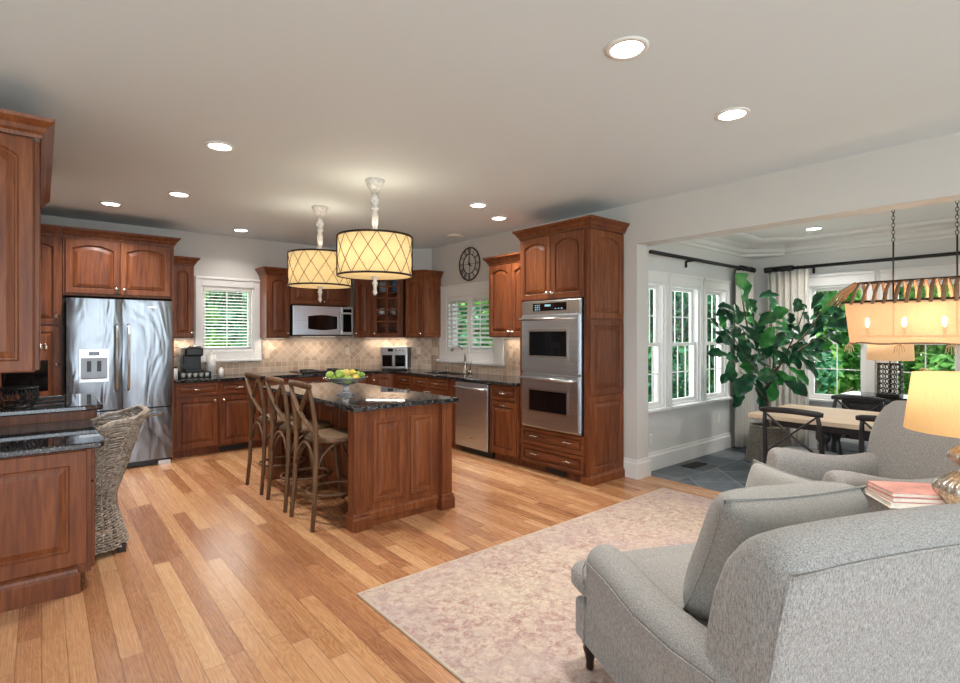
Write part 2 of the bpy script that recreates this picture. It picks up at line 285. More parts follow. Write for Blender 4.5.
# ------------------------------------------------------------------ helpers: geometry
class G:
    def __init__(s): s.v = []; s.f = []; s.mi = []; s.sm = []
    def add(s, vs, fs, mi=0, sm=False, M=None):
        o = len(s.v)
        s.v += [tuple(M @ Vector(p)) if M is not None else tuple(p) for p in vs]
        for f in fs: s.f.append([i + o for i in f]); s.mi.append(mi); s.sm.append(sm)
        return s
    def box(s, x0, x1, y0, y1, z0, z1, mi=0, M=None):
        vs = [(x, y, z) for z in (z0, z1) for y in (y0, y1) for x in (x0, x1)]
        return s.add(vs, [(0, 2, 3, 1), (4, 5, 7, 6), (0, 1, 5, 4), (2, 6, 7, 3), (0, 4, 6, 2), (1, 3, 7, 5)], mi, False, M)
    def prism(s, poly, z0, z1, mi=0, M=None):
        n = len(poly); vs = [(x, y, z0) for x, y in poly] + [(x, y, z1) for x, y in poly]
        area = sum(poly[i][0] * poly[(i + 1) % n][1] - poly[(i + 1) % n][0] * poly[i][1] for i in range(n))
        fs = [list(range(n))[::-1], list(range(n, 2 * n))] + [(i, (i + 1) % n, n + (i + 1) % n, n + i) for i in range(n)]
        if area < 0: fs = [list(f)[::-1] for f in fs]
        return s.add(vs, fs, mi, False, M)
    def lathe(s, prof, n=24, mi=0, M=None, sm=True, cx=0, cy=0, ribs=0, ribd=0.0):
        vs = []
        for r, z in prof:
            for i in range(n):
                a = 2 * PI * i / n; rr = r * (1 + (ribd * math.cos(ribs * a) if ribs else 0)); vs.append((cx + rr * math.cos(a), cy + rr * math.sin(a), z))
        fs = []
        for k in range(len(prof) - 1):
            for i in range(n):
                j = (i + 1) % n; fs.append((k * n + i, k * n + j, (k + 1) * n + j, (k + 1) * n + i))
        up = prof[-1][1] >= prof[0][1]
        if not up: fs = [f[::-1] for f in fs]
        if prof[0][0] > 1e-5: fs.append(tuple(range(n))[::-1] if up else tuple(range(n)))
        if prof[-1][0] > 1e-5: fs.append(tuple(range((len(prof) - 1) * n, len(prof) * n)) if up else tuple(range((len(prof) - 1) * n, len(prof) * n))[::-1])
        return s.add(vs, fs, mi, sm, M)
    def tube(s, pts, r, n=8, mi=0, closed=False, M=None, sm=True, sq=None):
        pts = [Vector(p) for p in pts]; m = len(pts); rs = r if isinstance(r, (list, tuple)) else [r] * m
        vs = []; up = None
        for i, p in enumerate(pts):
            if closed: t = pts[(i + 1) % m] - pts[i - 1]
            else: t = pts[min(i + 1, m - 1)] - pts[max(i - 1, 0)]
            if t.length < 1e-9: t = Vector((0, 0, 1))
            t.normalize()
            if up is None:
                up = Vector((0, 0, 1)) if abs(t.z) < 0.9 else Vector((1, 0, 0))
            u = up - t * up.dot(t)
            if u.length < 1e-5: u = Vector((1, 0, 0)) - t * t.x
            u.normalize(); w = t.cross(u); up = u
            a_, b_ = (rs[i], rs[i]) if sq is None else (rs[i] * sq[0], rs[i] * sq[1])
            for k in range(n):
                a = 2 * PI * (k + 0.5) / n; vs.append(tuple(p + u * (math.cos(a) * a_) + w * (math.sin(a) * b_)))
        fs = []
        for i in range(m if closed else m - 1):
            j = (i + 1) % m
            for k in range(n):
                l = (k + 1) % n; fs.append((i * n + k, i * n + l, j * n + l, j * n + k))
        if not closed: fs += [tuple(range(n))[::-1], tuple(range((m - 1) * n, m * n))]
        return s.add(vs, fs, mi, sm, M)
    def sweep(s, path, prof, z, mi=0, closed=False, M=None):
        """moulding: path in plan, profile = (outwards, up); outwards is to the right of the walking direction"""
        n = len(path); vs = []
        for i, p in enumerate(path):
            def nr(a, b):
                d = Vector((b[0] - a[0], b[1] - a[1])); d.normalize(); return Vector((d.y, -d.x))
            if closed: n1 = nr(path[i - 1], p); n2 = nr(p, path[(i + 1) % n])
            else:
                n1 = nr(path[i - 1], p) if i else nr(p, path[1]); n2 = nr(p, path[i + 1]) if i < n - 1 else n1
            b = n1 + n2; b = b / b.length; k = 1 / max(0.3, b.dot(n1))
            for o, h in prof: vs.append((p[0] + b.x * o * k, p[1] + b.y * o * k, z + h))
        q = len(prof); fs = []
        for i in range(n if closed else n - 1):
            j = (i + 1) % n
            for k in range(q - 1): fs.append((i * q + k, j * q + k, j * q + k + 1, i * q + k + 1))
            fs.append((i * q + q - 1, j * q + q - 1, j * q, i * q))
        if not closed: fs += [tuple(range(q)), tuple(range((n - 1) * q, n * q))[::-1]]
        return s.add(vs, fs, mi, False, M)
    def grid(s, fn, nu, nv, mi=0, sm=True, cu=False, cv=False, M=None, flip=False):
        vs = [fn(i / (nu if cu else nu - 1), j / (nv if cv else nv - 1)) for i in range(nu) for j in range(nv)]; fs = []
        for i in range(nu if cu else nu - 1):
            for j in range(nv if cv else nv - 1):
                a, b, c, d = i * nv + j, ((i + 1) % nu) * nv + j, ((i + 1) % nu) * nv + (j + 1) % nv, i * nv + (j + 1) % nv
                fs.append((a, b, c, d) if not flip else (d, c, b, a))
        return s.add(vs, fs, mi, sm, M)
def obj(name, g, mats, parent=None, bevel=0, seg=2, sub=0, loc=None, rot=None, solid=0):
    me = bpy.data.meshes.new(name); me.from_pydata(g.v, [], g.f); me.update()
    if not isinstance(mats, (list, tuple)): mats = [mats]
    for m in mats: me.materials.append(MT[m] if isinstance(m, str) else m)
    me.polygons.foreach_set('material_index', g.mi); me.polygons.foreach_set('use_smooth', g.sm)
    o = bpy.data.objects.new(name, me); COL.objects.link(o)
    if parent is not None: o.parent = parent
    if loc: o.location = loc
    if rot: o.rotation_euler = rot
    if solid:
        m = o.modifiers.new('solid', 'SOLIDIFY'); m.thickness = solid; m.offset = 0
    if bevel:
        m = o.modifiers.new('bevel', 'BEVEL'); m.width = bevel; m.segments = seg; m.limit_method = 'ANGLE'; m.angle_limit = math.radians(40)
    if sub:
        m = o.modifiers.new('sub', 'SUBSURF'); m.levels = sub; m.render_levels = sub
    return o
def tag(o, label, cat, group=None):
    o['label'] = label; o['category'] = cat
    if group: o['group'] = group
    return o
def thing(name, label, cat, loc=(0, 0, 0), rz=0, group=None):
    o = bpy.data.objects.new(name, None); COL.objects.link(o); o.empty_display_size = 0.1
    o.location = loc; o.rotation_euler = (0, 0, rz); return tag(o, label, cat, group)
def struct(o): o['kind'] = 'structure'; return o
def sempty(name, loc=(0, 0, 0), rz=0):
    o = bpy.data.objects.new(name, None); COL.objects.link(o); o.location = loc; o.rotation_euler = (0, 0, rz); return struct(o)
def dup(root, loc, rz, label, group=None):
    def cp(o, par):
        c = o.copy(); COL.objects.link(c)
        if par is not None: c.parent = par
        for ch in list(o.children): cp(ch, c)
        return c
    r = cp(root, None); r.location = loc; r.rotation_euler = (0, 0, rz); r['label'] = label
    if group: r['group'] = group
    return r

# ================================================================== THE SETTING
CZ = 2.755
def slab(name, x0, x1, y0, y1, z0, z1, m): return struct(obj(name, G().box(x0, x1, y0, y1, z0, z1), m))
slab('floor', -3.3, 4.70, -4.65, 7.65, -0.12, 0.0, FLOORM)
slab('floor_dining', 4.765, 7.65, -1.45, 3.4, -0.12, -0.003, SLATE)
struct(obj('trim_1', G().box(4.70, 4.765, -1.3, 3.01, -0.12, 0.002), CHH if False else wood('threshold_oak', (170, 112, 72), (192, 134, 90), (208, 154, 108), 0.3, 1, 1, 0.5, 0)))
slab('ceiling', -3.3, 4.76, -4.65, 7.65, CZ, CZ + 0.1, CEILM)
slab('ceiling_dining', 4.72, 7.65, -1.45, 3.4, 2.64, 2.74, DWALL)
def wall(name, L, H, T, holes, m, loc, rz, z0=0.0):
    """wall in its local frame: x along, y outwards (0 = room face), holes = (x0,x1,z0,z1)"""
    xs = sorted({0.0, L} | {h[0] for h in holes} | {h[1] for h in holes}); zs = sorted({z0, H} | {h[2] for h in holes} | {h[3] for h in holes})
    g = G()
    for i in range(len(xs) - 1):
        j = 0
        while j < len(zs) - 1:
            cx = (xs[i] + xs[i + 1]) / 2
            ok = lambda k: not any(h[0] < cx < h[1] and h[2] < (zs[k] + zs[k + 1]) / 2 < h[3] for h in holes)
            if not ok(j): j += 1; continue
            k = j
            while k + 1 < len(zs) - 1 and ok(k + 1): k += 1
            g.box(xs[i], xs[i + 1], 0, T, zs[j], zs[k + 1]); j = k + 1
    return struct(obj(name, g, m, loc=loc, rot=(0, 0, rz)))
R90 = -PI / 2
BW = (1.58, 2.225, 1.225, 2.075)
wall('wall_back', 4.16, CZ, 0.15, [(BW[0] + 0.5, BW[1] + 0.5, BW[2], BW[3])], WALLM, (-0.5, 7.50, 0), 0)
wall('wall_corner', 1.273, CZ, 0.15, [], WALLM, (3.66, 7.50, 0), -PI / 4)
# right kitchen wall, local x runs towards the camera from y = 6.60
KW = (6.60 - 6.20, 6.60 - 5.13, 1.19, 1.985)
wall('wall_right', 3.59, CZ, 0.20, [KW], WALLM, (4.56, 6.60, 0), R90)
struct(obj('trim_2', G().box(4.56, 4.76, -1.3, 3.01, 2.35, CZ), WALLM))
slab('wall_right_living', 4.56, 4.76, -4.65, -1.3, 0, CZ, WALLM)
wall('wall_front', 8.2, CZ, 0.15, [(1.0, 6.9, 0.45, 2.45)], WALLM, (4.76, -4.5, 0), PI)  # opening added behind the camera for the daylight fill
wall('wall_left_living', 8.3, CZ, 0.15, [(1.5, 6.2, 0.5, 2.4)], WALLM, (-3.15, -4.55, 0), PI / 2)  # opening added out of view for the side fill
slab('wall_left', -0.5, -0.35, 3.69, 7.65, 0, CZ, WALLM)
slab('wall_jog', -3.3, -0.5, 3.75, 3.9, 0, CZ, WALLM)
LW = [(4.80, 5.21), (5.345, 5.975), (6.12, 6.66)]; LZ = (0.655, 2.0)
wall('wall_dining_left', 2.89, 2.68, 0.12, [(a - 4.71, b - 4.71, LZ[0], LZ[1]) for a, b in LW], DWALL, (4.71, 3.10, 0), 0)
BWY = [(2.43, 1.82), (1.59, 0.98), (0.76, 0.15), (-0.07, -0.68)]; BZ = (0.64, 2.05)
wall('wall_dining_back', 4.75, 2.68, 0.15, [(3.35 - a, 3.35 - b, BZ[0], BZ[1]) for a, b in BWY], DWALL, (7.45, 3.35, 0), R90)
slab('wall_dining_right', 4.76, 7.65, -1.45, -1.3, 0, 2.68, DWALL)

def window(name, w, z0, z1, cols, rows, loc, rz, double=True, depth=0.11, cas=(0.07, 0.07, 0.09, 0.05), sill=0.05):
    """cas = casing widths left, right, top, bottom"""
    r = sempty(name, loc, rz)
    g = G(); cl, cr, ct, cb = cas
    if cl: g.box(-cl, 0.0, -0.022, 0, z0 - cb, z1 + ct)
    if cr: g.box(w, w + cr, -0.022, 0, z0 - cb, z1 + ct)
    g.box(0, w, -0.022, 0, z1, z1 + ct); g.box(0, w, -0.022, 0, z0 - cb, z0)
    g.box(-cl, w + cr, -0.034, -0.022, z1 + ct - 0.03, z1 + ct)
    obj('casing', g, 'white_paint', r, bevel=0.003)
    if sill: obj('sill', G().box(-cl, w + cr, -sill, 0.0, z0 - 0.03, z0 - 0.002), 'white_paint', r, bevel=0.004)
    g = G(); j = 0.022
    g.box(0, j, 0, depth, z0, z1); g.box(w - j, w, 0, depth, z0, z1); g.box(j, w - j, 0, depth, z1 - j, z1); g.box(j, w - j, 0, depth, z0, z0 + j)
    obj('jamb', g, 'white_paint', r)
    def sash(a, b, y):
        g = G(); t = 0.038; x0, x1 = j, w - j
        g.box(x0, x0 + t, y, y + 0.03, a, b); g.box(x1 - t, x1, y, y + 0.03, a, b); g.box(x0 + t, x1 - t, y, y + 0.03, a, a + t); g.box(x0 + t, x1 - t, y, y + 0.03, b - t, b)
        for c in range(1, cols):
            x = x0 + t + (x1 - x0 - 2 * t) * c / cols; g.box(x - 0.0055, x + 0.0055, y + 0.009, y + 0.021, a + t, b - t)
        for k in range(1, rows):
            z = a + t + (b - a - 2 * t) * k / rows; g.box(x0 + t, x1 - t, y + 0.010, y + 0.020, z - 0.0055, z + 0.0055)
        s = obj('sash', g, 'white_paint', r, bevel=0.002, seg=1)
        obj('pane', G().box(x0 + t, x1 - t, y + 0.013, y + 0.017, a + t, b - t), GLASS, s)
    if double:
        m = (z0 + z1) / 2; sash(m - 0.015, z1 - j, 0.065); sash(z0 + j, m + 0.025, 0.030)
    else: sash(z0 + j, z1 - j, 0.05)
    return r
window('window_1', BW[1] - BW[0], BW[2], BW[3], 2, 3, (BW[0], 7.50, 0), 0, False, 0.13, (0.07, 0.09, 0.12, 0.12), 0)
window('window_2', KW[1] - KW[0], KW[2], KW[3], 2, 2, (4.56, 6.20, 0), R90, False, 0.16, (0.17, 0.16, 0.17, 0.11), 0)
for i, (a_, b_) in enumerate(LW):
    window('window_%d' % (3 + i), b_ - a_, LZ[0], LZ[1], 3, 2, (a_, 3.10, 0), 0, True, 0.115, (0.06, 0.06, 0.12, 0.04), 0.06)
for i, (a_, b_) in enumerate(BWY):
    window('window_%d' % (6 + i), a_ - b_, BZ[0], BZ[1], 2, 2, (7.45, a_, 0), R90, True, 0.13, (0.09, 0.09, 0.14, 0.05), 0.06)
# kitchen window sills
struct(obj('trim_3', G().box(1.50, 2.32, 7.44, 7.478, 1.085, 1.112), 'white_paint', bevel=0.004))
struct(obj('trim_4', G().box(4.495, 4.538, 4.94, 6.40, 1.045, 1.078), 'white_paint', bevel=0.004))
# unseen living room windows, added to go with the fill lamps
for nm, loc, rz, L, zz in (('window_10', (3.76, -4.5, 0), PI, 5.9, (0.45, 2.45)), ('window_11', (-3.15, -3.05, 0), PI / 2, 4.7, (0.5, 2.4))):
    r = sempty(nm, loc, rz); g = G()
    for k in range(5):
        x = L * k / 4; g.box(max(0, x - 0.05), min(L, x + 0.05), 0.02, 0.12, *zz)
    g.box(0, L, 0.02, 0.12, zz[0], zz[0] + 0.08); g.box(0, L, 0.02, 0.12, zz[1] - 0.08, zz[1]); g.box(0, L, 0.05, 0.08, 1.4, 1.45)
    obj('sash', g, 'white_paint', r); obj('casing', G().box(-0.1, L + 0.1, -0.02, 0, zz[1], zz[1] + 0.1).box(-0.1, L + 0.1, -0.04, 0, zz[0] - 0.08, zz[0]).box(-0.1, 0, -0.02, 0, *zz).box(L, L + 0.1, -0.02, 0, *zz), 'white_paint', r)

BASEP = [(0.0, 0.0), (0.022, 0.0), (0.022, 0.15), (0.014, 0.165), (0.012, 0.19), (0.0, 0.19)]
def base(name, path): return struct(obj(name, G().sweep(path, BASEP, 0.0), 'white_paint'))
base('baseboard_opening', [(4.76, 3.08), (4.76, 3.01), (4.56, 3.01), (4.56, 3.155)][::-1][::-1][::-1] if False else [(4.56, 3.155), (4.56, 3.01), (4.78, 3.01)])
base('baseboard_dining_left', [(4.78, 3.10), (7.45, 3.10)])
base('baseboard_dining_back', [(7.45, 3.08), (7.45, -1.3)])
base('baseboard_dining_right', [(7.45, -1.3), (4.76, -1.3)])
base('baseboard_living_right', [(4.56, -1.3), (4.56, -4.5)])
CRP = [(0, -0.17), (0.015, -0.165), (0.02, -0.14), (0.05, -0.12), (0.06, -0.08), (0.10, -0.06), (0.125, -0.03), (0.15, -0.02), (0.15, 0), (0, 0)]
struct(obj('trim_5', G().sweep([(4.76, 3.10), (7.10, 3.10), (7.45, 2.70), (7.45, -1.3)], CRP, 2.64), 'white_paint'))
struct(obj('trim_6', G().prism([(7.09, 3.099), (7.449, 2.69), (7.449, 3.099)], 2.47, 2.64), 'white_paint'))
# inner step of the tray
struct(obj('trim_7', G().sweep([(4.95, 2.75), (6.85, 2.75), (7.15, 2.45), (7.15, -1.1)], [(-0.2, -0.035), (0, -0.035), (0.03, -0.02), (0.03, 0), (-0.2, 0)], 2.64), 'white_paint'))

# backsplash
def splash(name, L, h, loc, rz, holes=()):
    w_ = wall(name, L, h, 0.012, list(holes), SPLASH, loc, rz, 0.0); return w_
splash('trim_8', 2.50, 0.485, (1.16, 7.486, 0.915), 0, [(0.33, 1.18, 0.17, 0.5)])
splash('trim_9', 1.262, 0.485, (3.652, 7.486, 0.915), -PI / 4)
splash('trim_10', 2.48, 0.485, (4.546, 6.58, 0.915), R90, [(0.17, 1.64, 0.11, 0.5)])

# ================================================================== OUTDOORS
def mound():
    return G().box(-30, 45, -30, 45, -0.75, -0.45)
struct(obj('lawn', mound(), 'grass'))
def foliage(n, rad, rnd, size=0.13, lobes=9):
    g = G(); cs = [(Vector((rnd.uniform(-1, 1) * rad[0] * 0.6, rnd.uniform(-1, 1) * rad[1] * 0.6, rnd.uniform(-0.7, 0.7) * rad[2])), rnd.uniform(0.35, 0.6)) for _ in range(lobes)]
    for _ in range(n):
        c, q = cs[rnd.randrange(lobes)]
        d = Vector((rnd.gauss(0, 1), rnd.gauss(0, 1), rnd.gauss(0, 1))); d.normalize()
        p = c + Vector((d.x * rad[0] * q, d.y * rad[1] * q, d.z * rad[2] * q)) * rnd.uniform(0.55, 1.0)
        s = size * rnd.uniform(0.6, 1.4); nrm = (d + Vector((rnd.gauss(0, .6), rnd.gauss(0, .6), rnd.gauss(0.3, .6)))).normalized()
        u = nrm.orthogonal().normalized(); u.rotate(Matrix.Rotation(rnd.uniform(0, 6.28), 3, nrm)); v = nrm.cross(u)
        g.add([p - u * s, p - v * s * .45 - u * .1 * s, p + u * s, p + v * s * .45 - u * .1 * s], [(0, 1, 2, 3)])
    return g
def tree(label, loc, h, rad, n, m, seed, size=0.13, base_z=-0.45, kind='tree', group=None):
    rnd = random.Random(seed); t = thing('tree' if kind == 'tree' else 'shrub', label, kind, (loc[0], loc[1], base_z), 0, group)
    top = h - rad[2] * 0.6; g = G(); g.tube([(0, 0, 0), (0.05, 0.02, top * .4), (-0.04, 0.05, top * .8), (0, 0, h - rad[2] * .4)], [0.11 if kind == 'tree' else .03, 0.09 if kind == 'tree' else .025, 0.07 if kind == 'tree' else .02, 0.03 if kind == 'tree' else .01], 8)
    for k in range(6):
        a = rnd.uniform(0, 6.28); z = top * rnd.uniform(.35, .95)
        g.tube([(0, 0, z), (math.cos(a) * rad[0] * .35, math.sin(a) * rad[1] * .35, z + rad[2] * .3), (math.cos(a) * rad[0] * .6, math.sin(a) * rad[1] * .6, z + rad[2] * .45)], [0.04 if kind == 'tree' else .012, 0.03 if kind == 'tree' else .01, 0.01], 6)
    obj('trunk', g, 'bark', t); fo = obj('foliage', foliage(n, rad, rnd, size), m, t); fo.location = (0, 0, h - rad[2]); return t
G1, B1 = 'tree_leaf_green', 'tree_leaf_blue'
TREES = [((10.4, 3.55), 4.3, 1.12, 1.9, G1, 'leafy tree outside, leftmost behind the window beside the corner curtain'),
         ((10.5, 1.2), 4.5, 1.12, 2.0, G1, 'leafy tree outside in the window left of the chandelier'),
         ((10.4, -1.15), 4.2, 1.12, 1.9, B1, 'bluish green tree outside behind the chandelier'),
         ((10.4, -3.5), 4.4, 1.12, 1.9, G1, 'leafy tree outside to the right of the chandelier'),
         ((13.6, 5.2), 6.0, 1.5, 2.6, G1, 'tall tree far outside beyond the room corner'),
         ((13.6, 2.1), 6.2, 1.5, 2.7, B1, 'tall bluish tree far outside, second row behind the fig'),
         ((13.6, -1.0), 6.0, 1.5, 2.6, G1, 'tall tree far outside, second row behind the chandelier'),
         ((16.6, 0.6), 6.6, 1.5, 3.0, G1, 'tallest tree far outside at the back of the garden'),
         ((6.3, 6.2), 4.2, .95, 1.8, G1, 'leafy tree outside the side window next to the opening'),
         ((8.4, 6.6), 4.4, 1.0, 1.9, G1, 'leafy tree outside the middle side window'),
         ((10.7, 6.1), 4.3, 1.05, 1.9, B1, 'bluish green tree outside the side window nearest the fig'),
         ((6.4, 10.0), 5.8, 1.4, 2.6, B1, 'tall bluish tree far outside the side windows, left'),
         ((9.3, 9.8), 6.0, 1.4, 2.6, G1, 'tall tree far outside the side windows, middle'),
         ((12.3, 8.8), 6.0, 1.5, 2.6, G1, 'tall tree far outside the side windows, right'),
         ((1.4, 11.6), 5.0, 1.35, 2.3, G1, 'tree outside at the left in the back kitchen window'),
         ((4.2, 12.4), 5.2, 1.35, 2.3, B1, 'bluish tree outside at the right in the back kitchen window')]
for i, (l, h, rd, rz_, m, lb) in enumerate(TREES): tree(lb, l, h, (rd, rd, rz_), 3000, m, 100 + i, .115 if i < 4 or 7 < i < 11 else .15)
SHR = [((8.75, 2.7), 'low green shrub outside under the left end of the dining back windows'), ((8.75, 1.0), 'low green shrub outside behind the black sideboard'), ((8.75, -.7), 'low shrub outside at the right under the chandelier'),
       ((5.9, 4.35), 'low shrub outside the dining side windows, nearest the wall opening'), ((7.5, 4.4), 'low shrub outside the middle of the dining side windows'),
       ((1.9, 9.3), 'low shrub outside under the back kitchen window')]
for i, (l, lb) in enumerate(SHR): tree(lb, l, 1.75, (0.68, 0.68, 0.85), 1500, G1 if i % 2 else B1, 300 + i, .085, -0.45, 'shrub')
def hedge(lb, x0, x1, y0, y1, h, n, m, seed):
    rnd = random.Random(seed); t = thing('hedge', lb, 'hedge', ((x0 + x1) / 2, (y0 + y1) / 2, -.45)); g = G(); ax, ay = (x1 - x0) / 2, (y1 - y0) / 2
    for _ in range(n):
        p = Vector((rnd.uniform(-ax, ax), rnd.uniform(-ay, ay), rnd.uniform(.1, h) - rnd.random() ** 6 * 1.2)); q = Vector((rnd.gauss(0, 1), rnd.gauss(0, 1), rnd.gauss(0, 1))).normalized(); u = q.orthogonal().normalized(); v = q.cross(u); s_ = rnd.uniform(.18, .4)
        g.add([p - u * s_, p - v * s_ * .6, p + u * s_, p + v * s_ * .6], [(0, 1, 2, 3)])
    obj('foliage', g, m, t)
    g = G()
    for k in range(12):
        q = (k + .5) / 12; x = -ax + 2 * ax * q if ax > ay else 0; y = 0 if ax > ay else -ay + 2 * ay * q; g.tube([(x, y, 0), (x, y, h * .8)], .06, 6)
    obj('stems', g, 'bark', t)
hedge('tall green hedge closing the garden beyond the dining room back windows', 18.8, 20.0, -9, 16, 6.5, 9000, 'tree_leaf_green', 5)
hedge('tall bluish hedge closing the garden beyond the side and kitchen windows', -4, 11, 17.2, 18.4, 6.5, 7000, 'tree_leaf_blue', 6)
hedge('tall hedge at the far right corner of the garden behind the side windows', 11.6, 18.5, 17.2, 18.4, 6.5, 4500, 'tree_leaf_green', 8)

# ================================================================== CABINETS
def panel(g, x0, x1, z0, z1, y=0.0, t=0.02, st=0.052, arch=0.0, raised=True, K=10, mi=0):
    rings = []
    def ring(i, yy, ar):
        pts = [(x0 + i, yy, z0 + i), (x1 - i, yy, z0 + i)]
        for k in range(K + 1):
            q = k / K; x = (x1 - i) + (x0 - x1 + 2 * i) * q; s = 1 - (2 * q - 1) ** 2
            pts.append((x, yy, z1 - i - ar * (1 - s)))
        rings.append(pts)
    ring(0, y, 0); ring(0, y - t * .8, 0); ring(0.004, y - t, 0); ring(st, y - t, arch)
    ring(st + 0.006, y - t + 0.006, arch); ring(st + 0.008, y - t + min(.017, t * .85), arch)
    if raised:
        ring(st + 0.017, y - t + min(.017, t * .85), arch); ring(st + 0.019, y - t + 0.009, arch); ring(st + 0.050, y - t + 0.000, arch * .9)
    o = len(g.v); n = len(rings[0])
    for r_ in rings: g.v += r_
    for k in range(len(rings) - 1):
        for i in range(n):
            j = (i + 1) % n; g.f.append([o + k * n + i, o + k * n + j, o + (k + 1) * n + j, o + (k + 1) * n + i]); g.mi.append(mi); g.sm.append(False)
    g.f.append([o + (len(rings) - 1) * n + i for i in range(n)]); g.mi.append(mi); g.sm.append(False)
    return g
def knob(parent, x, z, y=-0.02):
    M = Matrix.Translation((x, y, z)) @ Matrix.Rotation(PI / 2, 4, 'X')
    return obj('knob', G().lathe([(0.013, 0), (0.013, .003), (0.006, .006), (0.006, .014), (0.015, .018), (0.019, .026), (0.015, .033), (0, .035)], 12, M=M), 'nickel', parent)
def pull(parent, x, z, y=-0.02, w=0.09, name='handle'):
    g = G(); pts = [(x - w / 2, y, z), (x - w / 2 + .006, y - .02, z), (x - w / 4, y - .028, z + .004), (x, y - .03, z + .006), (x + w / 4, y - .028, z + .004), (x + w / 2 - .006, y - .02, z), (x + w / 2, y, z)]
    g.tube(pts, [.009, .0065, .0065, .0095, .0065, .0065, .009], 8)
    for sx in (-1, 1): g.tube([(x + sx * w / 2, y - .003, z), (x + sx * (w / 2 + .014), y - .003, z)], [.008, .003], 8)
    return obj(name, g, 'nickel', parent)
CROWN = [(0, 0), (0.006, 0), (0.010, 0.018), (0.022, 0.030), (0.030, 0.052), (0.050, 0.072), (0.058, 0.080), (0.062, 0.098), (0, 0.098)]
def cabinet(name, label, cat, loc, rz, w, d, z0, z1, fronts, crown=None, toe=0.0, group=None, side_panel=None, face=0.0, open_front=False):
    """front plane y=0 (doors stand 2 cm proud), depth towards +y"""
    t = thing(name, label, cat, loc, rz, group); g = G()
    b0 = z0 + toe
    if not open_front: g.box(0, w, 0.0, d, b0, z1)
    else:
        g.box(0, .018, 0, d, b0, z1); g.box(w - .018, w, 0, d, b0, z1); g.box(.018, w - .018, 0, d, b0, b0 + .018); g.box(.018, w - .018, 0, d, z1 - .018, z1); g.box(.018, w - .018, d - .012, d, b0 + .018, z1 - .018)
    obj('body', g, CH, t, bevel=0.0015, seg=1)
    if toe: obj('toe_kick', G().box(0.0, w, 0.07, d, z0, b0), CH, t)
    for f in fronts:
        if f[0] == 'door':
            _, x0, x1, a, b, arch, kx, kz = f[:8]
            dr = obj('door', panel(G(), x0, x1, a, b, arch=arch), CH, t)
            if kx is not None:
                if kx == 'pull': pull(dr, (x0 + x1) / 2, kz)
                else: knob(dr, kx, kz)
        elif f[0] == 'drawer':
            _, x0, x1, a, b, hs = f
            dr = obj('drawer', panel(G(), x0, x1, a, b, st=0.026, raised=True if b - a > .12 else False), CHH, t)
            for hx in hs: pull(dr, hx, (a + b) / 2)
    if crown: obj('crown_moulding', G().sweep(crown, CROWN, z1 - 0.003), CH, t)
    if side_panel: side_panel(t)
    return t
def crown_path(w, d, left=True, right=True):
    p = [(0, -0.001), (w, -0.001)]
    if left: p = [(0, d)] + p
    if right: p = p + [(w, d)]
    return p
RF = 6.90      # front plane of the base cabinets on the back wall (doors at 6.88)
UF = 7.20      # front plane of the wall cabinets on the back wall
RXF = 3.97     # front plane, right wall base cabinets; doors at 3.95
# pantry
cabinet('pantry_cabinet', 'tall cherry wood pantry cabinet left of the stainless refrigerator', 'cabinet', (-0.345, 6.91, 0), 0, 0.505, 0.585, 0, 2.46,
        [('door', 0.02, 0.488, 1.545, 2.44, 0.05, 0.462, 1.63), ('door', 0.02, 0.488, 0.115, 1.525, 0.0, 0.462, 1.14)], crown=[(0.0, -0.001), (0.505, -0.001)], toe=0.1)
def fr_side(t): obj('side_panel', G().box(0.985, 1.005, 0.0, 0.585, 0, 1.85), CH, t)
cabinet('wall_cabinet', 'wide cherry cabinet with two arched doors above the refrigerator', 'cabinet', (0.165, 6.91, 0), 0, 1.005, 0.585, 1.85, 2.46,
        [('door', 0.02, 0.488, 1.875, 2.44, 0.045, 0.455, 1.93), ('door', 0.494, 0.967, 1.875, 2.44, 0.045, 0.527, 1.93)], crown=[(0.0, -0.001), (1.005, -0.001), (1.005, 0.585)], side_panel=fr_side)
# wall cabinets, back wall
cabinet('wall_cabinet', 'narrow cherry wall cabinet between the refrigerator and the back window', 'cabinet', (1.172, UF, 0), 0, 0.263, 0.30, 1.40, 2.29,
        [('door', 0.015, 0.25, 1.41, 2.275, 0.035, 0.228, 1.46)], crown=crown_path(0.263, 0.30, False, True))
cabinet('wall_cabinet', 'cherry wall cabinet between the back window and the microwave', 'cabinet', (2.302, UF, 0), 0, 0.313, 0.30, 1.40, 2.25,
        [('door', 0.015, 0.30, 1.41, 2.235, 0.04, 0.275, 1.46)], crown=crown_path(0.313, 0.30, True, False))
cabinet('wall_cabinet', 'short cherry cabinet with two doors directly above the microwave', 'cabinet', (2.617, UF, 0), 0, 0.90, 0.30, 1.86, 2.25,
        [('door', 0.01, 0.447, 1.87, 2.235, 0.04, 0.42, 1.91), ('door', 0.453, 0.89, 1.87, 2.235, 0.04, 0.48, 1.91)], crown=[(0, -.001), (0.90, -.001)])
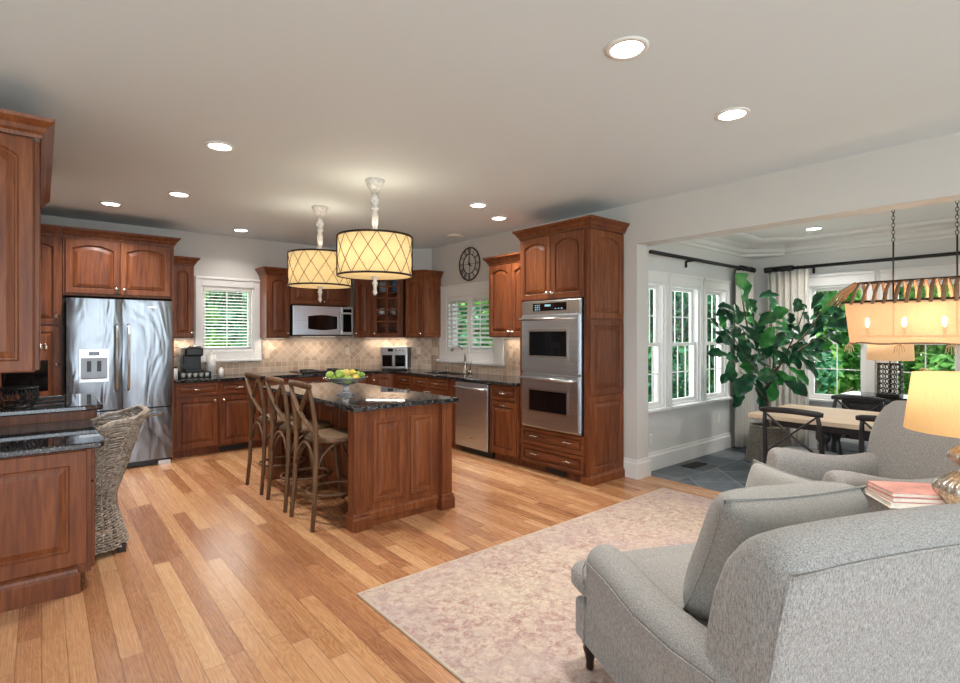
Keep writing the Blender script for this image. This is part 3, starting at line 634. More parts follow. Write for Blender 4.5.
# diagonal corner wall: local frame turned 45 degrees
DA = (3.55, 7.17); DD = -PI / 4
cabinet('wall_cabinet', 'narrow tall cherry cabinet between the microwave and the glass door cabinet', 'cabinet', (DA[0] + .014, DA[1] + .0, 0), DD, 0.262, 0.292, 1.40, 2.25,
        [('door', 0.012, 0.25, 1.41, 2.235, 0.035, 0.035, 1.46)], crown=[(0, -.001), (0.262, -.001)])
gc = cabinet('wall_cabinet', 'cherry corner cabinet with a glass paned door and dishes inside', 'cabinet', (DA[0] + .014 + .2654 * .7071, DA[1] - .2654 * .7071, 0), DD, 0.46, 0.292, 1.40, 2.40, [],
             crown=crown_path(0.46, 0.15, True, True), open_front=True)
g = G(); x0, x1, a, b, st = 0.02, 0.44, 1.41, 2.38, 0.055
g.box(x0, x0 + st, -.02, 0, a, b); g.box(x1 - st, x1, -.02, 0, a, b); g.box(x0 + st, x1 - st, -.02, 0, a, a + st); g.box(x0 + st, x1 - st, -.02, 0, b - st, b)
g.box(0.219, 0.241, -.022, -.004, a + st, b - st)
for k in range(1, 5): zz = a + st + (b - a - 2 * st) * k / 5; g.box(x0 + st, x1 - st, -.021, -.005, zz - .011, zz + .011)
dr = obj('glass_door', g, CH, gc, bevel=0.002, seg=1); obj('pane', G().box(x0 + st, x1 - st, -.003, -.001, a + st, b - st), GLASS, dr); knob(dr, 0.045, 1.46)
for k in range(1, 3): obj('shelf', G().box(.018, .442, .02, .28, 1.40 + k * .33, 1.415 + k * .33), CH, gc)
# end cabinet (angled front) on the right wall beside the sink window
ec = thing('wall_cabinet', 'cherry wall cabinet with one door at the left edge of the sink window', 'cabinet', (4.24, 6.35, 0))
obj('body', G().prism([(0, 0), (.308, 0), (.308, .16), (.0, .40), (-.135, .265)], 1.40, 2.28), CH, ec)
L = math.hypot(.135, .265); ang = math.atan2(-.265, .135)
M = Matrix.Translation((-.135, .265, 0)) @ Matrix.Rotation(ang, 4, 'Z')
g = panel(G(), 0.012, L - .004, 1.41, 2.265, arch=.04); g.v = [tuple(M @ Vector(p)) for p in g.v]; dr = obj('door', g, CH, ec)
kn = knob(dr, 0, 0, 0); kn.location = tuple(M @ Vector((L - .035, -.02, 1.46))); kn.rotation_euler = (0, 0, ang)
obj('side_panel', panel(G(), .004, .304, 1.405, 2.275, y=0, t=.012, st=.045, arch=0.0), CH, ec)
obj('crown_moulding', G().sweep([(-.135, .265), (0, -.012), (.308, -.012)], CROWN, 2.277), CH, ec)
# right wall: cabinet between window and ovens
cabinet('wall_cabinet', 'cherry wall cabinet with two doors between the clock and the double oven', 'cabinet', (4.26, 4.912, 0), R90, 0.80, 0.288, 1.41, 2.295,
        [('door', 0.01, 0.405, 1.42, 2.28, 0.045, 0.375, 1.475), ('door', 0.413, 0.793, 1.42, 2.28, 0.045, 0.442, 1.475)], crown=crown_path(0.80, 0.288, True, False))
# tall oven cabinet
OY0, OY1 = 3.165, 4.105; OX = 4.00
oc = thing('oven_cabinet', 'tall cherry cabinet housing the stainless double oven', 'cabinet', (OX, OY1, 0), R90)
w = OY1 - OY0; d = 4.555 - OX; g = G()
g.box(0, w, 0, d, 0.085, 0.462).box(0, w, 0, d, 1.80, 2.47).box(0, .055, 0, d, .462, 1.80).box(w - .06, w, 0, d, .462, 1.80).box(.055, w - .06, d - .02, d, .462, 1.80)
obj('body', g, CH, oc, bevel=.0015, seg=1)
obj('toe_kick', G().box(0, w - .02, .05, d, 0, .085), CH, oc)
for a_, b_, kx in ((0.03, 0.455, 0.43), (0.462, 0.885, 0.487)):
    dr = obj('door', panel(G(), a_, b_, 1.81, 2.455, arch=.05), CH, oc); knob(dr, kx, 1.865)
for a_, b_ in ((0.085, 0.265), (0.275, 0.452)):
    dr = obj('drawer', panel(G(), .03, .885, a_, b_, st=.03), CHH, oc); pull(dr, .22, (a_ + b_) / 2 + .01, w=.11); pull(dr, .68, (a_ + b_) / 2 + .01, w=.11)
# end panel with three raised fields; rotate so it faces the living room
Mp = Matrix.Translation((w, d, 0)) @ Matrix.Rotation(PI / 2, 4, 'Z') @ Matrix.Translation((-d, 0, 0))
for a_, b_, ar in ((1.60, 2.455, .05), (0.86, 1.585, 0), (0.10, 0.845, 0)):
    g = panel(G(), 0.012, d - .012, a_, b_, t=.014, st=.055, arch=ar)
    Mq = Matrix.Translation((w, 0, 0)) @ Matrix.Rotation(PI / 2, 4, 'Z'); g.v = [tuple(Mq @ Vector(p)) for p in g.v]; obj('side_panel', g, CH, oc)
obj('crown_moulding', G().sweep([(0, d), (0, -.001), (w + .014, -.001), (w + .014, d)], CROWN, 2.467), CH, oc)
obj('base_moulding', G().sweep([(w - .1, .03), (w + .0, .03), (w + .0, d)], [(0, 0), (.03, 0), (.03, .07), (.02, .085), (.014, .1), (0, .1)], 0.0), CH, oc)
obj('floor_vent', G().box(.34, .62, .044, .05, .01, .075), 'black_iron', oc)

# double oven
ov = thing('double_oven', 'stainless steel double wall oven with black windows in the tall cabinet', 'oven', (OX, OY1, 0), R90)
x0, x1 = .068, w - .075
obj('trim_frame', G().box(x0, x1, -.022, .5, .468, 1.792), STEEL, ov, bevel=.002)
p = obj('control_panel', G().box(x0 + .005, x1 - .005, -.04, -.022, 1.655, 1.788), STEELM, ov, bevel=.004)
obj('display', G().box(x0 + .17, x1 - .17, -.043, -.040, 1.685, 1.765), 'black_glass', p)
for k in range(3):
    for j in range(3): obj('key', G().box(x0 + .20 + j * .028, x0 + .215 + j * .028, -.0445, -.043, 1.695 + k * .022, 1.705 + k * .022), 'display_glow', p)
    obj('key', G().box(x1 - .32 + k * .04, x1 - .30 + k * .04, -.0445, -.043, 1.70, 1.71), 'display_glow', p)
obj('clock_display', G().box(x0 + .34, x0 + .42, -.0445, -.043, 1.73, 1.75), 'display_glow', p)
for a_, b_ in ((1.055, 1.645), (0.482, 1.035)):
    dr = obj('oven_door', G().box(x0 + .012, x1 - .012, -.052, -.022, a_, b_), STEEL, ov, bevel=.004)
    fr = G(); cx0, cx1, zz0, zz1 = x0 + .13, x1 - .16, a_ + .17, b_ - .17
    fr.box(cx0 - .02, cx1 + .02, -.054, -.052, zz0 - .02, zz1 + .02); obj('window_frame', fr, STEELM, dr)
    obj('oven_window', G().box(cx0, cx1, -.0565, -.054, zz0, zz1), 'black_glass', dr)
    g = G(); zz = b_ - .045; g.tube([(x0 + .03, -.105, zz), (x1 - .03, -.105, zz)], .014, 10)
    for xx in (x0 + .05, x1 - .05): g.tube([(xx, -.052, zz), (xx, -.105, zz)], .011, 8)
    obj('handle', g, STEELM, dr)

# base cabinets, back wall
def base_cab(label, x0, x1, y, rz, drawers=1, doors=1, knobs=None, vent=False, front=None, kind='base_cabinet', dep=0.58):
    w_ = x1 - x0; fr = []
    fr.append(('drawer', .012, w_ - .012, .715, .865, [w_ / 2] if w_ < .7 else [w_ * .25, w_ * .75]))
    if doors == 1: fr.append(('door', .012, w_ - .012, .11, .70, 0, (w_ - .05) if knobs == 'r' else .05, .655))
    else: fr += [('door', .012, w_ / 2 - .003, .11, .70, 0, w_ / 2 - .035, .655), ('door', w_ / 2 + .003, w_ - .012, .11, .70, 0, w_ / 2 + .035, .655)]
    c = cabinet(kind, label, 'cabinet', (x0, y, 0) if front is None else front, rz, w_, dep, 0, .875, fr, toe=.09)
    if vent: obj('floor_vent', G().box(.03, .36, .062, .07, .015, .075), 'black_iron', c)
    return c
base_cab('cherry base cabinet with drawer nearest the refrigerator, under the coffee maker', 1.172, 1.642, RF, 0, knobs='r')
base_cab('cherry base cabinet with drawer and floor vent, under the back window', 1.644, 2.128, RF, 0, knobs='l', vent=True)
base_cab('cherry base cabinet behind the bar stools, left of the cooktop', 2.130, 2.612, RF, 0, knobs='r')
base_cab('wide cherry base cabinet under the black cooktop', 2.614, 3.414, RF, 0, doors=2)
cc = thing('corner_base_cabinet', 'cherry corner base cabinet with one angled door below the countertop oven', 'cabinet', (3.42, 6.90, 0))
cp = [(0, 0), (.27, 0), (.55, -.18), (.95, -.18), (.92, -.10), (.48, .34), (.24, .57), (0, .57)]
obj('body', G().prism(cp, .09, .875), CH, cc)
obj('toe_kick', G().prism([(0, .06), (.30, .06), (.58, -.12), (.95, -.12), (.5, .3), (0, .5)], 0, .09), CH, cc)
L = math.hypot(.28, .18); ang = math.atan2(-.18, .28); M = Matrix.Translation((.27, 0, 0)) @ Matrix.Rotation(ang, 4, 'Z')
g = panel(G(), .01, L - .01, .11, .865); g.v = [tuple(M @ Vector(p)) for p in g.v]; dr = obj('door', g, CH, cc); kn = knob(dr, 0, 0, 0); kn.location = tuple(M @ Vector((.05, -.02, .78))); kn.rotation_euler = (0, 0, ang)
g = panel(G(), .01, .26, .11, .865); obj('filler_panel', g, CH, cc)
# right wall bases (front faces -x)
def rcab(label, ya, yb, fr, kind='base_cabinet', dep=.575):
    return cabinet(kind, label, 'cabinet', (RXF, ya, 0), R90, ya - yb, dep, 0, .875, fr, toe=.09)
rcab('cherry base cabinet with one small drawer, right wall nearest the corner', 6.715, 6.225, [('drawer', .16, .478, .735, .862, [.32]), ('door', .16, .478, .11, .72, 0, .44, .68)], dep=.41)
rcab('wide cherry sink base cabinet with two small drawers below the sink', 6.222, 5.205, [('drawer', .01, .40, .735, .862, [.205]), ('drawer', .41, .84, .735, .862, [.625]), ('door', .01, .40, .11, .72, 0, .37, .68), ('door', .41, .84, .11, .72, 0, .44, .68)])
rcab('narrow cherry base cabinet between the dishwasher and the double oven', 4.56, 4.108, [('drawer', .012, .44, .705, .862, [.226]), ('door', .012, .44, .11, .69, 0, 'pull', .65)])

# dishwasher
dw = thing('dishwasher', 'stainless steel dishwasher right of the sink', 'dishwasher', (RXF, 5.20, 0), R90)
obj('body', G().box(.005, .63, .005, .56, .085, .868), 'black_plastic', dw)
d_ = obj('front_panel', G().box(.012, .625, -.032, .005, .085, .862), STEEL, dw, bevel=.004)
g = G(); g.tube([(.03, -.07, .80), (.60, -.07, .80)], .011, 10); g.box(.03, .05, -.07, -.03, .792, .808).box(.58, .60, -.07, -.03, .792, .808); obj('handle', g, STEELM, d_)
obj('logo_plate', G().box(.24, .36, -.0335, -.032, .20, .215), 'nickel', d_)
obj('kick_plate', G().box(.012, .625, .05, .06, .0, .085), 'black_plastic', dw)

# countertops
def counter(name, label, poly, z0, z1, holes=None):
    o = tag(obj(name, G().prism(poly, z0, z1), GRAN, bevel=.008, seg=3), label, 'countertop'); return o
cpoly = [(1.172, 6.855), (3.68, 6.855), (3.93, 6.70), (3.93, 4.112), (4.535, 4.112), (4.535, 6.585), (3.64, 7.475), (1.172, 7.475)]
ct = counter('countertop', 'black granite countertop running along the back and right kitchen walls', cpoly, .877, .915)
def cut(o, poly, z0, z1):
    g = G().prism(poly, z0, z1); me = bpy.data.meshes.new('cut'); me.from_pydata(g.v, [], g.f); c = bpy.data.objects.new('cut', me); COL.objects.link(c)
    m = o.modifiers.new('cut', 'BOOLEAN'); m.object = c; m.solver = 'EXACT'; o.modifiers.move(len(o.modifiers) - 1, 0)
    bpy.context.view_layer.update(); dg = bpy.context.evaluated_depsgraph_get(); ev = o.evaluated_get(dg); nm = bpy.data.meshes.new_from_object(ev)
    o.modifiers.clear(); o.data = nm; bpy.data.objects.remove(c)
def oval(cx, cy, rx, ry, n=28, e=3.0):
    out = []
    for i in range(n):
        a = 2 * PI * i / n; c, s_ = math.cos(a), math.sin(a)
        out.append((cx + rx * abs(c) ** (2 / e) * (1 if c > 0 else -1), cy + ry * abs(s_) ** (2 / e) * (1 if s_ > 0 else -1)))
    return out
cut(ct, oval(4.20, 5.78, .19, .36), .8, 1.0)
sk = tag(obj('sink', G(), STEELM), 'undermount stainless sink set in the black countertop below the shuttered window', 'sink')
g = G(); o1 = oval(0, 0, .195, .365); o2 = oval(0, 0, .16, .33)
n_ = len(o1); g.add([(x, y, .02) for x, y in o1] + [(x, y, -.16) for x, y in o2], [(i, (i + 1) % n_, n_ + (i + 1) % n_, n_ + i) for i in range(n_)] + [list(range(n_, 2 * n_))], sm=False)
me = bpy.data.meshes.new('sink'); me.from_pydata(g.v, [], g.f); me.materials.append(STEELM); sk.data = me; sk.location = (4.20, 5.78, .86)
m = sk.modifiers.new('s', 'SOLIDIFY'); m.thickness = .004; m.offset = -1
# faucet
fa = thing('faucet', 'brushed nickel faucet with curved spout behind the sink', 'faucet', (4.42, 5.60, .915))
g = G().lathe([(.035, 0), (.035, .01), (.022, .03), (.02, .13), (.024, .15), (.018, .17)], 16)
obj('base', g, 'nickel', fa)
obj('spout', G().tube([(0, 0, .16), (-.0, .0, .26), (-.03, .01, .33), (-.09, .03, .37), (-.15, .05, .36), (-.19, .065, .31)], [.014, .013, .012, .012, .013, .017], 10), 'nickel', fa)
obj('handle', G().lathe([(.024, 0), (.026, .03), (.012, .05)], 12, cx=0, cy=-.11).tube([(0, -.11, .04), (-.01, -.13, .12), (-.02, -.16, .17)], [.008, .006, .008], 8).tube([(0, -.02, .06), (0, -.11, .025)], .014, 8), 'nickel', fa)
sd = thing('soap_dispenser', 'small nickel soap pump left of the faucet', 'soap dispenser', (4.43, 6.02, .915))
obj('body', G().lathe([(.016, 0), (.016, .01), (.009, .02), (.009, .05), (.013, .055), (.013, .07), (0, .075)], 12), 'nickel', sd); obj('nozzle', G().tube([(0, 0, .065), (-.05, 0, .062)], .005, 6), 'nickel', sd)
# cooktop
ck = thing('cooktop', 'black glass cooktop with raised trim set in the back counter', 'cooktop', (2.70, 6.95, .915))
obj('glass_top', G().box(0, .78, 0, .50, 0.0, .012), 'black_glass', ck, bevel=.003); obj('front_trim', G().box(-.01, .79, -.04, 0, 0.0, .028), 'black_iron', ck, bevel=.006)
for i, (bx, by, br) in enumerate([(.2, .14, .08), (.2, .36, .1), (.58, .14, .1), (.58, .36, .08)]):
    obj('burner_grate', G().tube([(bx + br * math.cos(t * PI / 8), by + br * math.sin(t * PI / 8), .024) for t in range(16)], .006, 6, closed=True).box(bx - br, bx + br, by - .005, by + .005, .012, .028).box(bx - .005, bx + .005, by - br, by + br, .012, .028), 'black_iron', ck)
# microwave
mw = thing('microwave', 'stainless steel over the range microwave with black window', 'microwave', (2.63, 7.145, 1.43))
obj('body', G().box(0, .885, .01, .33, .005, .415), 'black_plastic', mw)
d_ = obj('door', G().box(0, .70, -.02, .01, .01, .415), STEEL, mw, bevel=.006)
g = G(); K = 10; z0_, z1_, xa, xb = .095, .27, .21, .64
pts = [(xa, -.022, z0_), ] + [(xa + (xb - xa) * k / K, -.022, z0_ - .02 * math.sin(PI * k / K)) for k in range(1, K)] + [(xb, -.022, z0_)] + [(xb, -.022, z1_)] + [(xb - (xb - xa) * k / K, -.022, z1_ + .02 * math.sin(PI * k / K)) for k in range(1, K)] + [(xa, -.022, z1_)]
g.add(pts + [(a_, -.0195, c_) for a_, b_, c_ in pts], [list(range(len(pts)))] + [(i, len(pts) + i, len(pts) + (i + 1) % len(pts), (i + 1) % len(pts)) for i in range(len(pts))]); obj('window', g, 'black_glass', d_)
obj('handle', G().tube([(.675, -.02, .06), (.68, -.055, .09), (.68, -.06, .2), (.68, -.055, .31), (.675, -.02, .34)], .012, 8), STEELM, d_)
cpn = obj('control_panel', G().box(.703, .885, -.02, .01, .01, .415), STEEL, mw, bevel=.004); obj('display', G().box(.73, .865, -.0225, -.02, .335, .385).box(.73, .865, -.0225, -.02, .05, .31), 'black_glass', cpn)
obj('vent_grille', G().box(.0, .885, -.005, .30, -.006, .005), 'black_plastic', mw)

# refrigerator
plain('grey_recess', (128, 130, 134), .35, .6)
fr = thing('refrigerator', 'stainless french door refrigerator with water dispenser and bottom freezer', 'refrigerator', (0.19, 6.72, 0))
obj('body', G().box(.004, .931, .085, .74, .05, 1.80), 'black_plastic', fr, bevel=.004)
def rdoor(x0, x1, z0, z1, nm):
    def fn(u, v):
        x = x0 + (x1 - x0) * u; b = 1 - abs(2 * u - 1) ** 4; return (x, .012 - .012 * b, z0 + (z1 - z0) * v)
    g = G().grid(fn, 14, 2, flip=False); k = len(g.v)
    g.box(x0, x1, .012, .08, z0, z1); return obj(nm, g, STEELF, fr)
dl = rdoor(0.0, .464, .65, 1.815, 'left_door'); dr_ = rdoor(.470, .935, .65, 1.815, 'right_door'); fz = rdoor(0.0, .935, .07, .635, 'freezer_drawer')
def fhandle(p_, pts): return obj('handle', G().tube(pts, .012, 10, sq=(1, 1)), STEELM, p_)
fhandle(dl, [(.415, 0, .85), (.415, -.05, .88), (.415, -.058, 1.2), (.415, -.05, 1.52), (.415, 0, 1.55)])
fhandle(dr_, [(.52, 0, .85), (.52, -.05, .88), (.52, -.058, 1.2), (.52, -.05, 1.52), (.52, 0, 1.55)])
fhandle(fz, [(.09, 0, .565), (.11, -.05, .565), (.46, -.058, .565), (.82, -.05, .565), (.84, 0, .565)])
dp = obj('water_dispenser', G().box(.10, .35, -.008, .0, 1.20, 1.29).box(.10, .115, -.008, .0, .98, 1.20).box(.335, .35, -.008, .0, .98, 1.20).box(.10, .35, -.012, .0, .95, .985), STEELM, dl, bevel=.002)
obj('alcove', G().box(.115, .335, -.003, .0, .985, 1.20), 'grey_recess', dp); obj('display', G().box(.18, .27, -.0095, -.008, 1.225, 1.265), 'black_glass', dp)
obj('paddle', G().box(.165, .20, -.014, -.003, 1.06, 1.17).box(.25, .285, -.014, -.003, 1.06, 1.17), 'black_plastic', dp, bevel=.004)
obj('drip_tray', G().box(.13, .32, -.016, -.003, .985, .992), 'black_plastic', dp)
obj('logo_plate', G().box(.70, .78, -.002, .004, 1.735, 1.75), 'nickel', dr_)
obj('kick_grille', G().box(.01, .92, .05, .1, .008, .06), 'black_plastic', fr); obj('foot', G().box(.80, .92, .02, .10, 0, .045), STEELM, fr); obj('foot', G().box(.01, .13, .02, .10, 0, .045), STEELM, fr)

# ---------------------------------------------------------------- blinds and shutters
bl = thing('window_blind', 'white horizontal slat blind in the back kitchen window', 'window blind', (1.604, 7.515, 1.25))
for k in range(19):
    zz = .03 + k * .0415; obj('slat', G().add([(.0, -.024, zz - .006), (.586, -.024, zz - .006), (.586, .022, zz + .004), (0, .022, zz + .004)], [(0, 1, 2, 3)]), 'white_plastic', bl, solid=.003)
obj('head_rail', G().box(0, .586, -.026, .024, .775, .805), 'white_plastic', bl)
obj('cord', G().tube([(.10, -.026, .01), (.10, -.026, .78)], .0018, 5).tube([(.48, -.026, .01), (.48, -.026, .78)], .0018, 5), 'white_plastic', bl)
for i, (ya, yb, lb) in enumerate(((6.195, 5.672, 'left white plantation shutter panel in the sink window'), (5.665, 5.135, 'right white plantation shutter panel in the sink window'))):
    t = thing('plantation_shutter', lb, 'shutter', (4.545, ya, 1.195), R90); w_ = ya - yb
    g = G().box(0, .045, 0, .028, 0, .785).box(w_ - .045, w_, 0, .028, 0, .785).box(.045, w_ - .045, 0, .028, 0, .05).box(.045, w_ - .045, 0, .028, .735, .785)
    obj('frame', g, 'white_paint', t, bevel=.003)
    for k in range(11):
        zz = .08 + k * .0625; a_ = math.radians(22); dx = math.cos(a_) * .032; dz = math.sin(a_) * .032
        obj('louver', G().add([(.047, .014 - dx, zz - dz), (w_ - .047, .014 - dx, zz - dz), (w_ - .047, .014 + dx, zz + dz), (.047, .014 + dx, zz + dz)], [(0, 1, 2, 3)]), 'white_paint', t, solid=.008)
    obj('tilt_rod', G().box(w_ / 2 - .006, w_ / 2 + .006, -.03, -.02, .07, .72), 'white_paint', t)

# ================================================================== ISLAND
isl = thing('kitchen_island', 'cherry kitchen island with raised end panels and square corner posts', 'kitchen island', (0, 0, 0))
IX0, IX1, IY0, IY1 = 1.76, 2.60, 3.55, 5.40
g = G(); g.box(2.06, 2.53, IY0 + .03, IY1, .09, .878); obj('body', g, CH, isl)
obj('toe_kick', G().box(2.12, 2.47, IY0 + .1, IY1 - .05, 0, .09), CH, isl)
obj('end_panel', G().box(1.80, 2.53, IY0, IY0 + .03, .0, .878), CH, isl)
obj('end_panel', G().box(1.80, 2.53, IY1, IY1 + .03, .0, .878), CH, isl)
def rpanel(x0, x1, z0, z1, M, par, nm='raised_panel', st=.03, t=.012, arch=0):
    g = panel(G(), x0, x1, z0, z1, t=t, st=st, arch=arch); g.v = [tuple(M @ Vector(p)) for p in g.v]; return obj(nm, g, CH, par)
I4 = Matrix.Translation((0, IY0, 0))
rpanel(1.915, 2.18, .175, .80, I4, isl); rpanel(2.245, 2.475, .175, .80, I4, isl)
ML = Matrix.Translation((2.06, IY1, 0)) @ Matrix.Rotation(R90, 4, 'Z')
for k in range(4): rpanel(.05 + k * .44, .46 + k * .44, .15, .82, ML, isl)
MR = Matrix.Translation((2.53, IY0 + .05, 0)) @ Matrix.Rotation(PI / 2, 4, 'Z')
for k in range(4):
    g = panel(G(), .03 + k * .44, .45 + k * .44, .11, .70); g.v = [tuple(MR @ Vector(p)) for p in g.v]; obj('door', g, CH, isl)
    g = panel(G(), .03 + k * .44, .45 + k * .44, .715, .865, st=.026); g.v = [tuple(MR @ Vector(p)) for p in g.v]; obj('drawer', g, CHH, isl)
def post(cx, cy, s=.052):
    g = G().box(cx - s, cx + s, cy - s, cy + s, 0.0, .878)
    p = obj('post', g, CH, isl, bevel=.002)
    g = G().box(cx - s - .004, cx - s, cy - s + .02, cy + s - .02, .17, .80)
    for q in (-.026, 0, .026): g.box(cx + q - .006, cx + q + .006, cy - s - .004, cy - s, .17, .82)
    obj('fluting', g, CH, p, bevel=.003)
    b = s; g = G().sweep([(cx - b, cy - b), (cx + b, cy - b), (cx + b, cy + b), (cx - b, cy + b)], [(0, 0), (.018, 0), (.018, .085), (.010, .10), (.010, .115), (0, .125)], 0, closed=True)
    obj('base_moulding', g, CH, p); return p
post(1.80, 3.57); post(2.575, 3.555, .05); post(1.80, 5.38); post(2.575, 5.38, .05)
obj('base_moulding', G().sweep([(1.86, IY0), (2.52, IY0)], [(0, .05), (.012, .05), (.012, .10), (.006, .112), (.004, .125), (0, .125)], 0), CH, isl)
ip = [(1.715, 3.46), (1.90, 3.46), (1.90, 3.485), (2.48, 3.485), (2.48, 3.445), (2.655, 3.445), (2.655, 5.50), (1.715, 5.50), (1.715, 5.30), (1.73, 5.30), (1.73, 3.66), (1.715, 3.66)]
tag(obj('island_countertop', G().prism(ip, .880, .918), GRAN, bevel=.010, seg=3), 'polished black granite top of the kitchen island under the fruit bowl', 'countertop')

# ================================================================== BAR STOOLS (seat towards +x)
def crossback(name, label, cat, loc, rz, sh, top, w, dp, m, seatm, ring=True, cushion=False, group=None, legr=.0175):
    """local: back at x=0, seat towards +x, width along y (centred)"""
    t = thing(name, label, cat, loc, rz, group); h = w / 2
    if cushion:
        def fn(u, v):
            a = 2 * PI * u; e = .6; c, s_ = math.cos(a), math.sin(a); q = math.sin(PI * v) ** .45
            return (.05 + dp / 2 + dp * .54 * abs(c) ** e * (1 if c > 0 else -1) * q, h * 1.02 * abs(s_) ** e * (1 if s_ > 0 else -1) * q, sh - .055 + .075 * v)
        obj('seat', G().grid(fn, 28, 9, cu=True), seatm, t)
        g = G(); pr = []
        def sk_(u, v):
            a = 2 * PI * u; e = .6; c, s_ = math.cos(a), math.sin(a); fl = 1.0 + .012 * math.cos(14 * a) * v
            return (.05 + dp / 2 + dp * .53 * abs(c) ** e * (1 if c > 0 else -1) * fl, h * 1.0 * abs(s_) ** e * (1 if s_ > 0 else -1) * fl, sh - .04 - .10 * v)
        obj('seat_skirt', G().grid(sk_, 56, 4, cu=True), seatm, t)
    else:
        obj('seat', G().lathe([(.19, sh - .03), (.205, sh - .02), (.205, sh), (.19, sh + .008), (0, sh + .002)], 28, cx=dp / 2), seatm, t)
        obj('seat_frame', G().tube([(dp / 2 + .205 * math.cos(k * PI / 14), .205 * math.sin(k * PI / 14), sh - .022) for k in range(28)], .018, 8, closed=True), m, t)
    # rear posts sweep back at top and bottom
    for s in (-1, 1):
        obj('rear_leg', G().tube([(-.06, s * h * 1.0, 0), (-.04, s * h * .97, sh * .35), (-.025, s * h * .93, sh * .8), (-.025, s * h * .93, sh), (-.035, s * h * .93, sh + (top - sh) * .35), (-.055, s * h * .9, sh + (top - sh) * .7), (-.075, s * h * .86, top - .02)], [legr * .9, legr, legr * 1.1, legr * 1.1, legr, legr * .95, legr * .8], 8), m, t)
        obj('front_leg', G().tube([(dp + .05, s * h * .85, 0), (dp + .01, s * h * .72, sh * .5), (dp - .02, s * h * .62, sh - .03)], [legr * .9, legr, legr], 8), m, t)
    obj('top_rail', G().tube([(-.075 - .02 * math.cos(q * PI / 2), q * h * 1.04, top - .012 + .012 * math.cos(q * PI / 2)) for q in [x / 6 - 1 for x in range(13)]], [.014] + [.02] * 11 + [.014], 8, sq=(1.25, .62)), m, t)
    for s in (-1, 1):
        pts = []
        for k in range(9):
            q = k / 8; y = s * h * (.85 - 1.72 * q); z = top - .03 - (top - sh - .05) * q; x = -.075 + .07 * q - .035 * math.sin(PI * q) * (1 if s > 0 else .7)
            pts.append((x, y, z))
        obj('cross_brace', G().tube(pts, .012, 8, sq=(.6, 1.5)), m, t)
    corners = [(-.03, -h * .92), (-.03, h * .92), (dp - .01, h * .66), (dp - .01, -h * .66)]
    if ring:
        obj('footrest', G().tube([(.0 + dp / 2 + (dp / 2 + .01) * math.cos(k * PI / 12), h * .86 * math.sin(k * PI / 12), sh * .34) for k in range(24)], .0115, 8, closed=True), m, t)
        for i in range(4):
            a, b = corners[i], corners[(i + 1) % 4]; pts = []
            for k in range(9):
                q = k / 8; pts.append((a[0] + (b[0] - a[0]) * q, a[1] + (b[1] - a[1]) * q, sh - .24 + .20 * math.sin(PI * q) ** .6))
            obj('arched_brace', G().tube(pts, .011, 6), m, t)
    else:
        for s in (-1, 1): obj('arched_brace', G().tube([(.01, s * h * .93, sh - .22), (.06, s * h * .86, sh - .12), (.16, s * h * .8, sh - .05)], .009, 6).tube([(dp + .0, s * h * .75, sh - .22), (dp - .05, s * h * .7, sh - .12), (dp - .14, s * h * .7, sh - .05)], .009, 6), m, t)
    return t
SX = 1.575
s0 = crossback('bar_stool', 'wooden cross-back bar stool nearest the camera, at the near corner of the island', 'bar stool', (SX, 3.93, 0), 0, .66, 1.07, .42, .40, STOOLW, RUSH, group='bar stools along the island')
dup(s0, (SX, 4.49, 0), 0, 'middle one of the three wooden cross-back bar stools at the island')
dup(s0, (SX, 5.09, 0), 0, 'wooden cross-back bar stool farthest from the camera, nearest the refrigerator side')

# ================================================================== FRUIT BOWL
BX, BY, BZ_ = 2.03, 4.25, .919
fb = thing('glass_bowl', 'cut glass footed bowl full of fruit on the island', 'bowl', (BX, BY, BZ_))
obj('bowl', G().lathe([(.03, .085), (.06, .092), (.12, .115), (.185, .15), (.19, .152), (.183, .155), (.118, .121), (.06, .099), (0, .094)], 32, ribs=16, ribd=.02), CRYST, fb)
obj('foot', G().lathe([(.075, 0), (.075, .008), (.05, .02), (.02, .035), (.035, .05), (.02, .065), (.03, .086)], 24, ribs=12, ribd=.03), CRYST, fb)
plain('lemon', (226, 200, 84), .45, 0, .08, 20); plain('lime', (120, 158, 60), .4, 0, .1, 20); plain('green_apple', (150, 176, 70), .3, 0, .1, 15); plain('yellow_apple', (214, 196, 96), .35, 0, .1, 10); plain('stem_brown', (80, 56, 34), .7)
fl = [('lemon', 'lemon', 0.0, -.035, .135), ('green_apple', 'apple', -.085, .03, .145), ('yellow_apple', 'apple', .09, -.02, .15), ('lime', 'lime', -.04, .08, .14), ('lime', 'lime', .06, .075, .15), ('green_apple', 'apple', -.03, -.1, .15), ('lemon', 'lemon', .045, -.1, .15),
      ('green_apple', 'apple', .13, .06, .172), ('yellow_apple', 'apple', 0.01, .02, .195), ('green_apple', 'apple', -.07, -.03, .198), ('lemon', 'lemon', .075, .03, .2), ('lime', 'lime', -.1, -.07, .175), ('lime', 'lime', .11, -.085, .182), ('green_apple', 'apple', -.12, .05, .18)]
FL = {0: 'yellow lemon at the bottom centre of the glass bowl', 1: 'green apple low on the left inside the glass bowl', 2: 'yellow apple low on the right inside the glass bowl', 3: 'green lime at the back of the glass bowl, left', 4: 'green lime at the back of the glass bowl, right',
      5: 'green apple at the front rim of the glass bowl', 6: 'lemon at the front right rim of the glass bowl', 7: 'green apple at the back right rim of the bowl', 8: 'yellow apple on top at the middle of the fruit pile', 9: 'green apple on top at the left of the fruit pile', 10: 'lemon on top at the right of the fruit pile',
      11: 'lime at the front left rim of the bowl', 12: 'lime at the right front rim of the bowl', 13: 'green apple at the left back rim of the bowl'}
